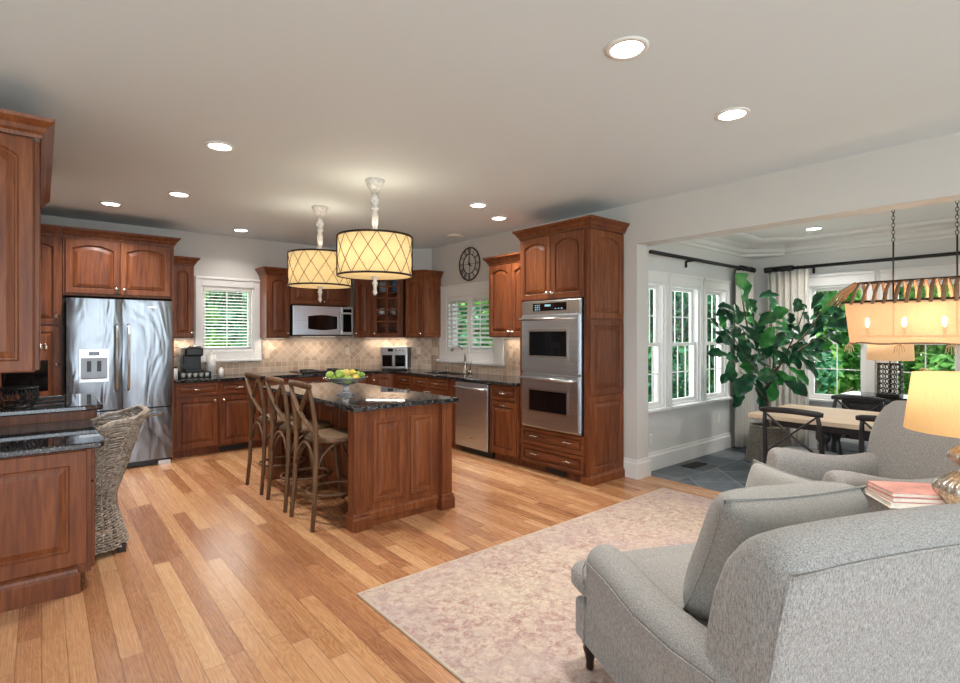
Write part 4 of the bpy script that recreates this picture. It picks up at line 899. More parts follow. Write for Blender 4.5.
for i, (m_, k_, x, y, z) in enumerate(fl):
    r_ = .036 if k_ == 'apple' else (.03 if k_ == 'lemon' else .027); t = thing(k_, FL[i], k_, (BX + x, BY + y, BZ_ + z - .01), R.uniform(0, 6), 'fruit in the glass bowl')
    if k_ == 'apple': pr = [(0, -.8), (.5, -.95), (.9, -.6), (1.05, .1), (.85, .7), (.45, .92), (.15, .8), (0, .7)]
    else: pr = [(0, -1.3), (.12, -1.22), (.3, -1.0), (.75, -.6), (.95, 0), (.75, .6), (.3, 1.0), (.12, 1.22), (0, 1.3)]
    M = Matrix.Rotation(PI / 2 if k_ != 'apple' else R.uniform(-.4, .4), 4, 'X')
    b_ = obj('flesh', G().lathe([(a * r_, c * r_) for a, c in pr], 14, M=M), m_, t)
    obj('stem', G().tube([tuple(M @ Vector((0, 0, r_ * .7))), tuple(M @ Vector((.004, 0, r_ * (1.25 if k_ == 'apple' else 1.34))))], .0025, 5), 'stem_brown', t)

# ================================================================== PENDANTS
def pendant(label, x, y):
    t = thing('pendant_light', label, 'pendant light', (x, y, 0), 0, 'drum pendants above the island'); zc = CZ; zt, zb, r_ = 2.268, 1.94, .312
    obj('canopy', G().lathe([(.0, zc - .002), (.082, zc - .002), (.082, zc - .02), (.072, zc - .028), (.07, zc - .05), (.055, zc - .07), (.04, zc - .09), (.035, zc - .11), (.02, zc - .12), (0, zc - .12)], 24), 'white_distress', t)
    obj('stem', G().lathe([(.018, zc - .12), (.03, zc - .15), (.04, zc - .18), (.03, zc - .21), (.022, zc - .22), (.034, zc - .23), (.034, zc - .25), (.02, zc - .262), (.03, zc - .30), (.026, zc - .38), (.018, zc - .40), (.034, zc - .43), (.034, zc - .47), (.008, zc - .48), (.008, zb)], 20), 'white_distress', t)
    sh = obj('lamp_shade', G().lathe([(r_ - .006, zb), (r_ - .006, zt)], 64), PSH, t, solid=.003)
    obj('rim', G().tube([(r_ * math.cos(k * PI / 32), r_ * math.sin(k * PI / 32), zt) for k in range(64)], .009, 6, closed=True), 'bronze', t)
    obj('rim', G().tube([(r_ * math.cos(k * PI / 32), r_ * math.sin(k * PI / 32), zb) for k in range(64)], .009, 6, closed=True), 'bronze', t)
    g = G(); nW = 14
    for k in range(nW):
        for s in (-1, 1):
            pts = []
            for q in range(9):
                a = 2 * PI * (k + s * q / 8 * 1.5) / nW; pts.append(((r_ + .002) * math.cos(a), (r_ + .002) * math.sin(a), zb + (zt - zb) * q / 8))
            g.tube(pts, .0024, 4)
    obj('lattice', g, 'bronze', t)
    for k in range(3):
        a = math.radians(151.5 + 90 * (0, 2, 3)[k]); g = G().tube([(r_ * math.cos(a) * 1.005, r_ * math.sin(a) * 1.005, zb), (r_ * math.cos(a) * 1.005, r_ * math.sin(a) * 1.005, zt)], .006, 5); obj('upright', g, 'bronze', t)
    obj('diffuser', G().lathe([(0, zb + .004), (r_ - .012, zb + .004), (r_ - .012, zb + .008), (0, zb + .008)], 48), DIFF, t)
    obj('finial', G().lathe([(0, zb - .165), (.010, zb - .16), (.02, zb - .14), (.013, zb - .11), (.018, zb - .08), (.026, zb - .06), (.014, zb - .04), (.03, zb - .02), (.03, zb - .002), (.008, zb + .004)], 16), 'white_distress', t)
    l = lamp('pendant_bulb', 'POINT', (0, 0, zt + .04), 11, (1, .88, .72), shadow_soft_size=.05); l.parent = t
pendant('drum pendant nearest the camera, diamond lattice shade over the island', 2.171, 3.987)
pendant('drum pendant farther away, diamond lattice shade over the far half of the island', 2.196, 5.192)

# ================================================================== RECESSED LIGHTS
cans = [((2.058, 1.411), 'recessed ceiling light nearest the camera, top right of centre'), ((3.153, 1.431), 'recessed ceiling light at upper right, above the wall opening'), ((0.952, 3.962), 'recessed ceiling light left of the pendants, nearest of the left row'),
        ((0.983, 5.558), 'recessed ceiling light in the middle of the left row'), ((0.531, 6.397), 'recessed ceiling light in front of the refrigerator cabinets'), ((3.39, 4.086), 'recessed ceiling light to the left of the oven cabinet'),
        ((3.948, 4.389), 'recessed ceiling light directly above the double oven front'), ((1.917, 6.968), 'recessed ceiling light above the back window')]
def can(lb, x, y, z, e=20):
    t = thing('recessed_light', lb, 'ceiling light', (x, y, z), 0, 'recessed ceiling lights')
    obj('trim_ring', G().lathe([(.098, 0), (.098, -.006), (.074, -.009), (.074, 0)], 32), 'white_paint', t)
    obj('lens', G().lathe([(0, -.001), (.074, -.001), (.074, -.004), (0, -.005)], 32), 'can_glow', t)
    l = lamp('can_light', 'AREA', (0, 0, -.012), e, (1, .96, .92), shape='DISK', size=.14, spread=math.radians(125)); l.parent = t
for (x, y), lb in cans: can(lb, x, y, CZ, 5 if y > 6.9 else 14)
can('recessed ceiling light in the dining room, left of the chandelier chains', 6.68, 2.12, 2.64, 12)
sm = thing('ceiling_speaker', 'round flat white ceiling speaker above the wall clock', 'ceiling speaker', (4.22, 5.56, CZ)); obj('ring', G().lathe([(.11, 0), (.11, -.005), (.10, -.007), (0, -.007)], 28), 'white_paint', sm); obj('grille', G().lathe([(.093, -.0065), (.09, -.009), (0, -.009)], 28), 'white_plastic', sm)

# under cabinet lights (part of the cabinets' fittings)
def ucl(lb, x, y, z, rz, L, e):
    t = thing('under_cabinet_light', lb, 'under cabinet light', (x, y, z), rz); obj('housing', G().box(0, L, -.02, .02, -.012, 0), 'white_plastic', t); obj('diffuser', G().box(.005, L - .005, -.016, .016, -.014, -.012), DIFF, t)
    l = lamp('strip_light', 'AREA', (L / 2, 0, -.016), e, (1, .86, .70), shape='RECTANGLE', size=L, size_y=.03); l.parent = t
ucl('light strip under the cabinet beside the refrigerator', 1.19, 7.38, 1.40, 0, .23, .9)
ucl('light strip under the cabinet left of the microwave', 2.33, 7.38, 1.40, 0, .26, .9)
ucl('light strip under the microwave over the cooktop', 2.80, 7.25, 1.424, 0, .5, 2.2)
ucl('light strip under the diagonal corner cabinets', 3.78, 7.22, 1.40, -PI / 4, .6, 1.4)
ucl('light strip under the cabinet right of the sink window', 4.46, 4.88, 1.41, R90, .7, 1.3)

# ================================================================== CLOCK
plain('clock_metal', (74, 68, 60), .5, .5)
ckk = thing('wall_clock', 'round openwork metal wall clock with roman numerals above the sink window', 'clock', (4.552, 5.66, 2.42), R90)
MY = Matrix.Rotation(PI / 2, 4, 'X')
def ringp(r, th, n=48): return [(r * math.cos(2 * PI * k / n), -.012, r * math.sin(2 * PI * k / n)) for k in range(n)]
obj('outer_ring', G().tube(ringp(.225, 0), .011, 6, closed=True, sq=(1, .6)), 'clock_metal', ckk); obj('inner_ring', G().tube(ringp(.135, 0), .006, 6, closed=True), 'clock_metal', ckk)
num = ['XII', 'I', 'II', 'III', 'IV', 'V', 'VI', 'VII', 'VIII', 'IX', 'X', 'XI']
for i, s_ in enumerate(num):
    g = G(); a = PI / 2 - i * PI / 6; wd = {'I': .016, 'V': .03, 'X': .03}; tot = sum(wd[c] for c in s_); px = -tot / 2
    def P3(x, y): # numeral space: y outwards
        rr = .178 + y; return ((rr * math.cos(a) + x * math.sin(a)), -.012, (rr * math.sin(a) - x * math.cos(a)))
    for c in s_:
        q = px + wd[c] / 2; px += wd[c]; hh = .034
        if c == 'I': g.tube([P3(q, -hh), P3(q, hh)], .0034, 4)
        elif c == 'V': g.tube([P3(q - .011, hh), P3(q, -hh)], .0034, 4).tube([P3(q + .011, hh), P3(q, -hh)], .0026, 4)
        else: g.tube([P3(q - .011, hh), P3(q + .011, -hh)], .0034, 4).tube([P3(q + .011, hh), P3(q - .011, -hh)], .0026, 4)
    obj('numeral', g, 'clock_metal', ckk)
obj('spokes', G().tube([(-.14, -.006, 0), (.14, -.006, 0)], .003, 4).tube([(0, -.006, -.14), (0, -.006, .14)], .003, 4), 'black_iron', ckk)
obj('hour_hand', G().tube([(0, -.02, 0), (.065, -.02, -.038)], [.009, .004], 5), 'black_iron', ckk); obj('minute_hand', G().tube([(0, -.024, -.02), (.002, -.024, .105)], [.005, .002], 5), 'black_iron', ckk)
obj('hub', G().lathe([(0, 0), (.012, .002), (.012, .02), (0, .024)], 12, M=MY @ Matrix.Translation((0, 0, .004))), 'black_iron', ckk)

# ================================================================== OUTLETS
def plate(lb, loc, rz, n=1, kind='outlet', m='ivory_plastic'):
    t = thing('wall_' + kind, lb, kind, loc, rz, None); w_ = .07 + .046 * (n - 1)
    obj('plate', G().box(-w_ / 2, w_ / 2, -.006, 0, -.058, .058), m, t, bevel=.002)
    for k in range(n):
        x = -w_ / 2 + .035 + k * .046
        if kind == 'outlet':
            for s in (-1, 1): obj('socket', G().box(x - .015, x + .015, -.008, -.006, s * .022 - .013, s * .022 + .013), m, t, bevel=.002)
        else: obj('rocker', G().box(x - .016, x + .016, -.010, -.006, -.033, .033), m, t, bevel=.002)
plate('outlet on the tile right of the back window', (2.40, 7.485, 1.17), 0)
plate('outlet on the tile between the microwave and the countertop oven', (3.60, 7.485, 1.19), 0)
plate('outlet just right of the countertop oven on the diagonal tiled wall', (4.40, 6.718, 1.20), -PI / 4)
plate('double switch on the tile left of the sink window', (4.545, 6.53, 1.19), R90, 2, 'switch')
plate('single switch on the tile right beside the sink window frame', (4.545, 6.445, 1.19), R90, 1, 'switch')
plate('outlet on the tile between the sink window and the double oven', (4.545, 4.83, 1.20), R90)
plate('white outlet low on the dining room wall under the right side window', (6.45, 3.099, .40), 0, 1, 'outlet', 'white_plastic')
plate('white outlet low on the dining room wall next to the opening', (4.93, 3.099, .33), 0, 1, 'outlet', 'white_plastic')

# ================================================================== COUNTER ITEMS
cm = thing('coffee_maker', 'black and silver pod coffee maker on the counter beside the refrigerator', 'coffee maker', (1.33, 7.15, .987))
obj('body', G().box(0, .20, .12, .30, 0, .30), 'black_plastic', cm, bevel=.012); obj('base', G().box(0, .20, -.01, .12, 0, .03), 'black_plastic', cm, bevel=.006)
obj('brew_head', G().box(.0, .20, -.01, .12, .19, .30), 'black_plastic', cm, bevel=.02); obj('handle', G().tube([(.02, -.01, .29), (.04, -.04, .31), (.16, -.04, .31), (.18, -.01, .29)], .008, 8), STEELM, cm)
obj('water_tank', G().box(-.055, -.002, .05, .28, .0, .29), GLASSB, cm, bevel=.006); obj('lid', G().box(-.055, -.002, .05, .28, .291, .302), STEELM, cm)
pdw = thing('pod_drawer', 'black wire coffee pod drawer under the coffee maker', 'drawer rack', (1.27, 7.12, .916)); g = G()
obj('frame', G().box(0, .34, 0, .34, .062, .069).box(0, .34, 0, .34, 0, .008).box(0, .008, 0, .34, .008, .062).box(.332, .34, 0, .34, .008, .062), 'black_iron', pdw)
for k in range(5): obj('pod', G().lathe([(.02, .01), (.026, .055), (.0261, .058), (0, .058)], 12, cx=.04 + k * .065, cy=.03), 'white_plastic', pdw)
pt = thing('paper_towel_roll', 'white paper towel roll standing beside the coffee maker', 'paper towel', (1.585, 7.30, .987)); 
pt.location = (1.665, 7.36, .916)
obj('roll', G().lathe([(.055, .012), (.055, .27), (.018, .27), (.018, .30)], 20), 'white_plastic', pt); obj('stand', G().lathe([(.07, 0), (.07, .01), (0, .012)], 20).tube([(0, 0, 0), (0, 0, .32)], .006, 6), STEELM, pt)
for i, (x, y, h, m_, lb) in enumerate(((1.20, 7.05, .15, 'white_plastic', 'short white canister beside the refrigerator on the counter'), (1.215, 7.20, .27, GLASSB, 'tall clear glass bottle behind the white canister'), (1.72, 7.10, .13, 'white_plastic', 'small white bottle on the counter right of the pod drawer'))):
    t = thing('bottle' if i else 'canister', lb, 'bottle' if i else 'canister', (x, y, .916)); r_ = .034 if i == 0 else .03
    obj('body', G().lathe([(r_, 0), (r_, h * .62), (r_ * .6, h * .78), (r_ * .38, h * .82), (r_ * .38, h * .93)] if i else [(r_, 0), (r_, h * .85), (r_ * .9, h * .86)], 16), m_, t)
    obj('cap', G().lathe([(r_ * .45, h * .93), (r_ * .45, h), (0, h)] if i else [(r_, h * .86), (r_, h), (0, h)], 16), 'black_plastic', t)
# countertop oven on the diagonal
to = thing('toaster_oven', 'stainless countertop oven with french doors in the kitchen corner', 'toaster oven', (3.87, 6.93, .916), -PI / 4)
obj('body', G().box(.0, .40, .0, .30, .015, .345), STEELM, to, bevel=.008); obj('side_panel', G().box(.395, .402, .02, .29, .03, .33), 'black_plastic', to)
obj('control_panel', G().box(.0, .40, -.012, .0, .25, .34), STEELM, to, bevel=.003)
p = obj('display', G().box(.11, .19, -.015, -.012, .275, .32), 'black_glass', to)
for k in range(3): obj('dial', G().lathe([(.016, 0), (.014, .014), (0, .015)], 12, M=Matrix.Translation((.24 + k * .05, -.012, .295)) @ Matrix.Rotation(PI / 2, 4, 'X')), 'nickel', to)
for a_, b_, hx in ((.008, .198, .185), (.202, .392, .215)):
    dr = obj('door', G().box(a_, b_, -.014, .0, .03, .245), STEELM, to, bevel=.003); obj('window', G().box(a_ + .02, b_ - .02, -.0155, -.014, .055, .225), 'black_glass', dr); obj('handle', G().tube([(hx, -.035, .05), (hx, -.035, .23)], .006, 6).tube([(hx, -.014, .06), (hx, -.035, .06)], .004, 5).tube([(hx, -.014, .22), (hx, -.035, .22)], .004, 5), STEELM, dr)
for x in (.03, .37):
    for y in (.03, .27): obj('foot', G().lathe([(.012, 0), (.012, .015)], 8, cx=x, cy=y), 'black_plastic', to)
# dishes inside the glass cabinet
gx, gy = DA[0] + .014 + .2654 * .7071, DA[1] - .2654 * .7071
plain('blue_ceramic', (70, 120, 158), .25); plain('grey_ceramic', (150, 156, 158), .3)
def gpos(x, y, z): return (gx + (x + y) * .7071, gy + (-x + y) * .7071, z)
DL = [(.10, .16, 1.418, 'glass', 'drinking glass'), (.17, .13, 1.418, 'glass', 'drinking glass'), (.26, .16, 1.418, 'glass', 'drinking glass'), (.33, .13, 1.418, 'glass', 'drinking glass'), (.39, .19, 1.418, 'glass', 'drinking glass'),
      (.11, .14, 1.746, 'mug', 'white_distress'), (.20, .17, 1.746, 'glass', ''), (.30, .14, 1.746, 'mug', 'grey_ceramic'), (.38, .15, 1.746, 'glass', '')]
words = ['leftmost glass on the bottom shelf of the glass door cabinet', 'second glass from the left on the bottom shelf of the glass cabinet', 'middle glass on the bottom shelf of the glass door cabinet', 'fourth glass on the bottom shelf of the glass cabinet', 'rightmost glass on the bottom shelf of the glass cabinet',
         'white mug on the middle shelf of the glass door cabinet', 'glass between the mugs on the middle shelf of the glass cabinet', 'grey mug on the middle shelf of the glass door cabinet', 'glass at the right end of the middle shelf, glass cabinet']
for (x, y, z, k_, m_), lb in zip(DL, words):
    t = thing('drinking_glass' if k_ == 'glass' else 'mug', lb, k_, gpos(x, y, z), 0, 'dishes in the glass cabinet')
    if k_ == 'glass': obj('bowl', G().lathe([(.026, 0), (.026, .006), (.005, .01), (.005, .05), (.03, .07), (.034, .11), (.028, .14)], 14), GLASSB, t)
    else: obj('body', G().lathe([(.036, 0), (.04, .01), (.04, .09), (.036, .09), (.036, .012), (0, .012)], 16), m_, t); obj('handle', G().tube([(-.04, 0, .02), (-.065, 0, .03), (-.065, 0, .06), (-.04, 0, .075)], .006, 6), m_, t)
for (x, m_, lb, hh) in ((.13, 'grey_ceramic', 'grey stacked bowl on the top shelf of the glass door cabinet', .16), (.33, 'blue_ceramic', 'blue pitcher on the top shelf of the glass door cabinet', .18)):
    t = tag(obj('bowl_stack' if 'bowl' in lb else 'pitcher', G().lathe([(.04, 0), (.07, .03), (.075, hh * .6), (.06, hh), (.054, hh), (.066, hh * .6), (0, .02)], 20), m_), lb, 'bowl' if 'bowl' in lb else 'pitcher'); t.location = gpos(x, .16, 2.077)

# ================================================================== DESK SIDE (left of the picture)
def left_cab(): pass
db = thing('desk_cabinet', 'cherry desk base cabinet at the left edge with raised end panel', 'cabinet', (0, 0, 0))
obj('body', G().box(-.345, .215, 3.70, 4.11, .105, .80), CH, db, bevel=.002); obj('base_moulding', G().sweep([(-.345, 3.70), (.135, 3.70), (.135, 4.09)], [(0, 0), (.03, 0), (.03, .105), (.022, .12), (.018, .135), (.008, .145), (0, .15)], 0), CH, db)
obj('toe_kick', G().box(-.345, .135, 3.705, 4.09, 0, .105), CH, db)
rpanel(-.34, .195, .155, .79, Matrix.Translation((0, 3.70, 0)), db, 'end_panel', st=.075, t=.014)
MD = Matrix.Translation((.215, 3.715, 0)) @ Matrix.Rotation(PI / 2, 4, 'Z')
g = panel(G(), .0, .385, .12, .60); g.v = [tuple(MD @ Vector(p)) for p in g.v]; dr = obj('door', g, CH, db)
g = panel(G(), .0, .385, .615, .79, st=.026); g.v = [tuple(MD @ Vector(p)) for p in g.v]; dr = obj('drawer', g, CHH, db)
lc = [(-.345, 3.635), (.255, 3.635), (.272, 3.66), (.28, 3.75), (.27, 4.2), (.27, 4.655), (-.345, 4.655)]
tag(obj('desk_countertop', G().prism(lc, .803, .840), GRAN, bevel=.008, seg=3), 'lower black granite desk top at the left edge of the picture', 'countertop')
hb = thing('desk_cabinet', 'taller cherry base cabinet behind the lower desk top', 'cabinet', (0, 0, 0))
obj('body', G().box(-.345, .285, 4.66, 5.55, .09, .903), CH, hb, bevel=.002); obj('toe_kick', G().box(-.345, .22, 4.68, 5.55, 0, .09), CH, hb)
obj('corner_post', G().box(.285, .305, 4.655, 4.70, .09, .903), CH, hb)
ME = Matrix.Translation((.285, 4.70, 0)) @ Matrix.Rotation(PI / 2, 4, 'Z')
for k in range(2):
    g = panel(G(), .01 + k * .42, .42 + k * .42, .12, .88); g.v = [tuple(ME @ Vector(p)) for p in g.v]; dr = obj('door', g, CH, hb); kn = knob(dr, 0, 0, 0); kn.location = (.305, 4.70 + (.38 if k == 0 else .47), .8); kn.rotation_euler = (0, 0, PI / 2)
tag(obj('raised_countertop', G().prism([(-.345, 4.60), (.325, 4.60), (.335, 4.62), (.335, 5.57), (-.345, 5.57)], .906, .943), GRAN, bevel=.008, seg=3), 'higher black granite counter behind the desk top, under the hanging cabinets', 'countertop')
# hanging cabinets on the left wall
hc = thing('wall_cabinet', 'large cherry wall cabinet hanging at the left edge of the picture', 'cabinet', (0, 0, 0))
obj('body', G().box(-.345, -.028, 3.60, 5.60, 1.245, 2.47), CH, hc, bevel=.002)
rpanel(-.34, -.034, 1.25, 2.46, Matrix.Translation((0, 3.60, 0)), hc, 'end_panel', st=.055, t=.014, arch=.04)
MH = Matrix.Translation((-.028, 3.60, 0)) @ Matrix.Rotation(PI / 2, 4, 'Z')
for k in range(4):
    g = panel(G(), .008 + k * .498, .492 + k * .498, 1.255, 2.455, arch=.045); g.v = [tuple(MH @ Vector(p)) for p in g.v]; dr = obj('door', g, CH, hc)
    kn = knob(dr, 0, 0, 0); kn.location = (-.008, 3.60 + k * .498 + (.455 if k % 2 == 0 else .045), 1.36); kn.rotation_euler = (0, 0, PI / 2)
obj('crown_moulding', G().sweep([(-.345, 3.585), (-.008, 3.585), (-.008, 5.60), (-.345, 5.60)], CROWN, 2.467), CH, hc)
# things on the raised counter
mo = thing('computer_monitor', 'small black screen standing under the hanging cabinet at the left edge', 'monitor', (-.09, 5.20, .944), math.radians(40))
obj('screen', G().box(-.16, .16, -.01, .02, .06, .30), 'black_glass', mo, bevel=.004); obj('stand', G().box(-.02, .02, .02, .035, .01, .12).box(-.09, .09, -.05, .08, 0, .01), 'black_plastic', mo)
ph = thing('wire_basket', 'black scrolled wire basket on the raised counter at the left edge', 'basket', (-.13, 4.80, .944)); 
obj('rim', G().tube([(.11 * math.cos(k * PI / 10), .09 * math.sin(k * PI / 10), .13) for k in range(20)], .006, 6, closed=True), 'black_iron', ph); obj('base', G().lathe([(.08, 0), (.08, .008), (0, .008)], 20), 'black_iron', ph)
g = G()
for k in range(14):
    a = k * PI / 7; g.tube([(.08 * math.cos(a), .07 * math.sin(a), .004), (.12 * math.cos(a + .4), .10 * math.sin(a + .4), .07), (.11 * math.cos(a + .1), .09 * math.sin(a + .1), .13)], .004, 5); g.tube([(.11 * math.cos(a + .03 * q) * .96, .09 * math.sin(a + .03 * q) * .96, .06 + .03 * math.cos(q * .9) + .03) for q in range(8)], .004, 4)
obj('scrollwork', g, 'black_iron', ph)
st_ = thing('stapler', 'black stapler lying on the raised counter left of the refrigerator', 'stapler', (.04, 4.98, .944), math.radians(15)); obj('base', G().box(-.09, .09, -.02, .02, 0, .012), 'black_plastic', st_, bevel=.003); obj('arm', G().box(-.09, .08, -.016, .016, .022, .045).box(-.09, -.06, -.014, .014, .012, .022), 'black_plastic', st_, bevel=.005)

# wicker desk chair: the back is on the +x side
wc = thing('wicker_chair', 'grey brown woven wicker chair tucked under the desk beside the refrigerator', 'chair', (.28, 4.17, 0))
def wpath(s):
    """U shaped plan: s 0..1 from the front of the near arm round the back to the front of the far arm; returns base point and outward normal"""
    wdt, dep, rr = .45, .30, .13
    L1 = dep; L2 = PI / 2 * rr; L3 = wdt - 2 * rr; T = 2 * L1 + 2 * L2 + L3; q = s * T
    if q < L1: return (-dep + q, 0, 0, -1)
    q -= L1
    if q < L2: a = -PI / 2 + q / rr; return (rr * math.cos(a), rr + rr * math.sin(a), math.cos(a), math.sin(a))
    q -= L2
    if q < L3: return (rr, rr + q, 1, 0)
    q -= L3
    if q < L2: a = q / rr; return (rr * math.cos(a), wdt - rr + rr * math.sin(a), math.cos(a), math.sin(a))
    q -= L2; return (-q, wdt, 0, 1)
def wtop(s): b = math.sin(PI * s) ** 1.2; return .60 + .31 * min(1, b * 1.15) - (.05 if b < .1 else 0)
def wpt(s, f):
    x, y, nx, ny = wpath(s); z = .035 + (wtop(s) - .035) * f; zz = z / .9
    o = .04 * math.exp(-((zz - .02) / .16) ** 2) - .03 * math.exp(-((zz - .38) / .14) ** 2) + .03 * max(0, zz - .45)
    lean = .30 * max(0, zz - .42) ** 1.5 * (1 if nx > .3 else nx) if nx > 0 else 0
    return Vector((x + nx * o + lean, y + ny * o * .7, z)), Vector((nx, ny, 0))
g = G(); rows = 50; ns = 120
for r_ in range(rows):
    f = (r_ + .5) / rows; pts = []
    for k in range(ns + 1):
        s = k / ns; p, nn = wpt(s, f); sg = math.cos(PI * (k / 2.0) + PI * r_) * .0075; w_ = .002 * math.sin(k * 1.7 + r_ * 2.3); pts.append(p + nn * sg + Vector((0, 0, w_)))
    g.tube(pts, .0064, 5)
obj('woven_shell', g, WICK, wc)
g = G()
for k in range(0, ns + 1, 4): g.tube([wpt(k / ns, q / 8)[0] for q in range(9)], .006, 5)
obj('stakes', g, WICK, wc)
g = G()
for o_ in (-.008, .008): g.tube([wpt(k / 60, 1.0)[0] + Vector((o_, 0, .006 * math.sin(k * 1.3 + o_ * 300))) for k in range(61)], .012, 6)
obj('braided_rim', g, WICK, wc)
obj('seat', G().box(-.29, .10, .02, .43, .40, .45), WICK, wc, bevel=.02)
for x, y in ((-.26, .03), (.13, .03), (-.26, .42), (.13, .42)): obj('foot', G().box(x - .02, x + .02, y - .02, y + .02, 0, .05), DARKF, wc)

# ================================================================== RUG
rg = tag(obj('area_rug', G().box(-1.56, 1.56, -1.62, 1.62, 0, .010), RUGM, bevel=.003, loc=(2.90, 1.035, 0.001)), 'large faded beige and rose patterned rug under the grey armchairs', 'rug')
g = G().sweep([(-1.56, -1.62), (1.56, -1.62), (1.56, 1.62), (-1.56, 1.62)], [(-.005, 0.0104), (.002, 0.0104), (.002, 0), (.0, 0)], 0, closed=True)
plain('rug_binding', (200, 184, 162), .9); obj('binding', g, 'rug_binding', rg)

# ================================================================== ARMCHAIRS (x = right, y = back, origin = front left leg)
def softbox(g, x0, x1, y0, y1, z0, z1, e=.22, nu=34, nv=14, puff=.0, M=None):
    cx, cy, cz = (x0 + x1) / 2, (y0 + y1) / 2, (z0 + z1) / 2; ax, ay, az = (x1 - x0) / 2, (y1 - y0) / 2, (z1 - z0) / 2
    sp = lambda v, p: (1 if v >= 0 else -1) * abs(v) ** p
    def fn(u, v):
        a = 2 * PI * u; b = -PI / 2 + PI * v; c = sp(math.cos(b), .45)
        px, py = sp(math.cos(a), e) * c, sp(math.sin(a), e) * c
        return (cx + ax * px, cy + ay * py, cz + az * sp(math.sin(b), .55) * (1 + puff * (1 - px * px) * (1 - py * py)))
    return g.grid(fn, nu, nv, cu=True, M=M)
def armchair(label, loc, rz, Wd, group='grey english roll arm chairs', ah=1.0, rk=.14):
    t = thing('armchair', label, 'armchair', loc, rz, group)
    obj('base', G().box(.0, Wd, .0, 1.02, .13, .30), SOFAM, t, bevel=.02, seg=3)
    # T cushion
    g = G(); softbox(g, .145, Wd - .145, -.03, .86, .29, .465, .16, 44, 16, .12); softbox(g, -.012, Wd + .012, -.035, .115, .295, .46, .2, 36, 14, .05)
    obj('seat_cushion', g, SOFAM, t)
    # arms
    def arm(mx):
        sec = [(.012, .28), (.004, .36), (-.006, .43), (-.012, .475), (-.004, .515), (.025, .542), (.07, .552), (.115, .545), (.142, .515), (.15, .47), (.15, .40), (.15, .28)]
        ys = [.105, .112, .13, .19, .32, .5, .7, .88, 1.03]; dz = [-.03, -.01, 0, .002, -.012, -.04, -.035, -.01, .0]; sc = [.72, .9, .98, 1, 1, 1, 1, 1, 1]
        vs = []
        for y, d, k in zip(ys, dz, sc):
            for x, z in sec:
                xx = .075 + (x - .075) * k; zz = z + d * max(0, (z - .28) / .27)
                vs.append(((Wd - xx) if mx else xx, y, .28 + (zz - .28) * ah))
        n = len(sec); fs = []
        for i in range(len(ys) - 1):
            for j in range(n - 1):
                q = (i * n + j, (i + 1) * n + j, (i + 1) * n + j + 1, i * n + j + 1); fs.append(q if not mx else q[::-1])
        cap = list(range(n)); fs.append(cap if not mx else cap[::-1]); cap = list(range((len(ys) - 1) * n, len(ys) * n)); fs.append(cap[::-1] if not mx else cap)
        g = G().add(vs, fs, sm=True); a_ = obj('arm', g, SOFAM, t, sub=1)
        xx = lambda v: (Wd - v) if mx else v
        pz = lambda z: .28 + (z - .28) * ah if z > .28 else z
        gg = G().tube([(xx(-.008), .11, .14), (xx(-.010), .108, pz(.30)), (xx(-.012), .11, pz(.45)), (xx(-.014), .14, pz(.492)), (xx(-.015), .3, pz(.484)), (xx(-.015), .5, pz(.455)), (xx(-.015), .7, pz(.46)), (xx(-.015), .9, pz(.487))], .003, 6)
        obj('piping', gg, SOFAM, a_)
        g = G().box(min(xx(0), xx(.14)), max(xx(0), xx(.14)), .11, 1.03, .14, .42); obj('arm_panel', g, SOFAM, t, bevel=.012)
    arm(False); arm(True)
    # back
    prof = [(.78, .30), (.80, .50), (.815, .62), (.845, .74), (.885, .83), (.94, .895), (1.00, .93), (1.06, .925), (1.105, .895), (1.12, .87), (1.10, .75), (1.07, .60), (1.04, .40), (1.02, .14)]
    nx = 41; vs = []
    for i in range(nx):
        u = i / (nx - 1); x = .012 + (Wd - .024) * u; e = max(0, 1 - (1 - min(1, min(u, 1 - u) / .10)) ** 2) ** .5
        for y, z in prof:
            yc, zc = .97, .55; k = 1 - rk + rk * e; crest = .02 * (1 - (2 * u - 1) ** 2)
            vs.append((x, yc + (y - yc) * k, zc + (z - zc) * k + (crest if z > .8 else 0)))
    n = len(prof); fs = []
    for i in range(nx - 1):
        for j in range(n - 1): fs.append((i * n + j, i * n + j + 1, (i + 1) * n + j + 1, (i + 1) * n + j))
        fs.append((i * n + n - 1, i * n, (i + 1) * n, (i + 1) * n + n - 1))
    fs += [list(range(n))[::-1], list(range((nx - 1) * n, nx * n))]
    bk = obj('backrest', G().add(vs, fs, sm=True), SOFAM, t, bevel=0); 
    m = bk.modifiers.new('b', 'BEVEL'); m.width = .012; m.segments = 3; m.limit_method = 'ANGLE'; m.angle_limit = math.radians(50)
    obj('piping', G().tube([(.02, 1.121, .868)] + [(.02 + (Wd - .04) * k / 8, 1.124, .872 + .02 * (1 - (2 * k / 8 - 1) ** 2)) for k in range(1, 8)] + [(Wd - .02, 1.121, .868)], .004, 6).tube([(.018, 1.115, .86), (.012, 1.09, .74), (.01, 1.065, .6), (.01, 1.03, .38), (.01, 1.02, .15)], .004, 6).tube([(Wd - .018, 1.115, .86), (Wd - .012, 1.09, .74), (Wd - .01, 1.065, .6), (Wd - .01, 1.03, .38), (Wd - .01, 1.02, .15)], .004, 6), SOFAM, bk)
    for x, y in ((.05, .05), (Wd - .05, .05), (.06, .96), (Wd - .06, .96)):
        obj('leg', G().lathe([(.014, 0), (.018, .01), (.016, .03), (.022, .06), (.03, .09), (.024, .105), (.034, .115), (.034, .135)], 14, cx=x, cy=y), DARKF, t)
    return t
W1 = 1.06; E1 = (.906, -.423); F1 = (.423, .906)
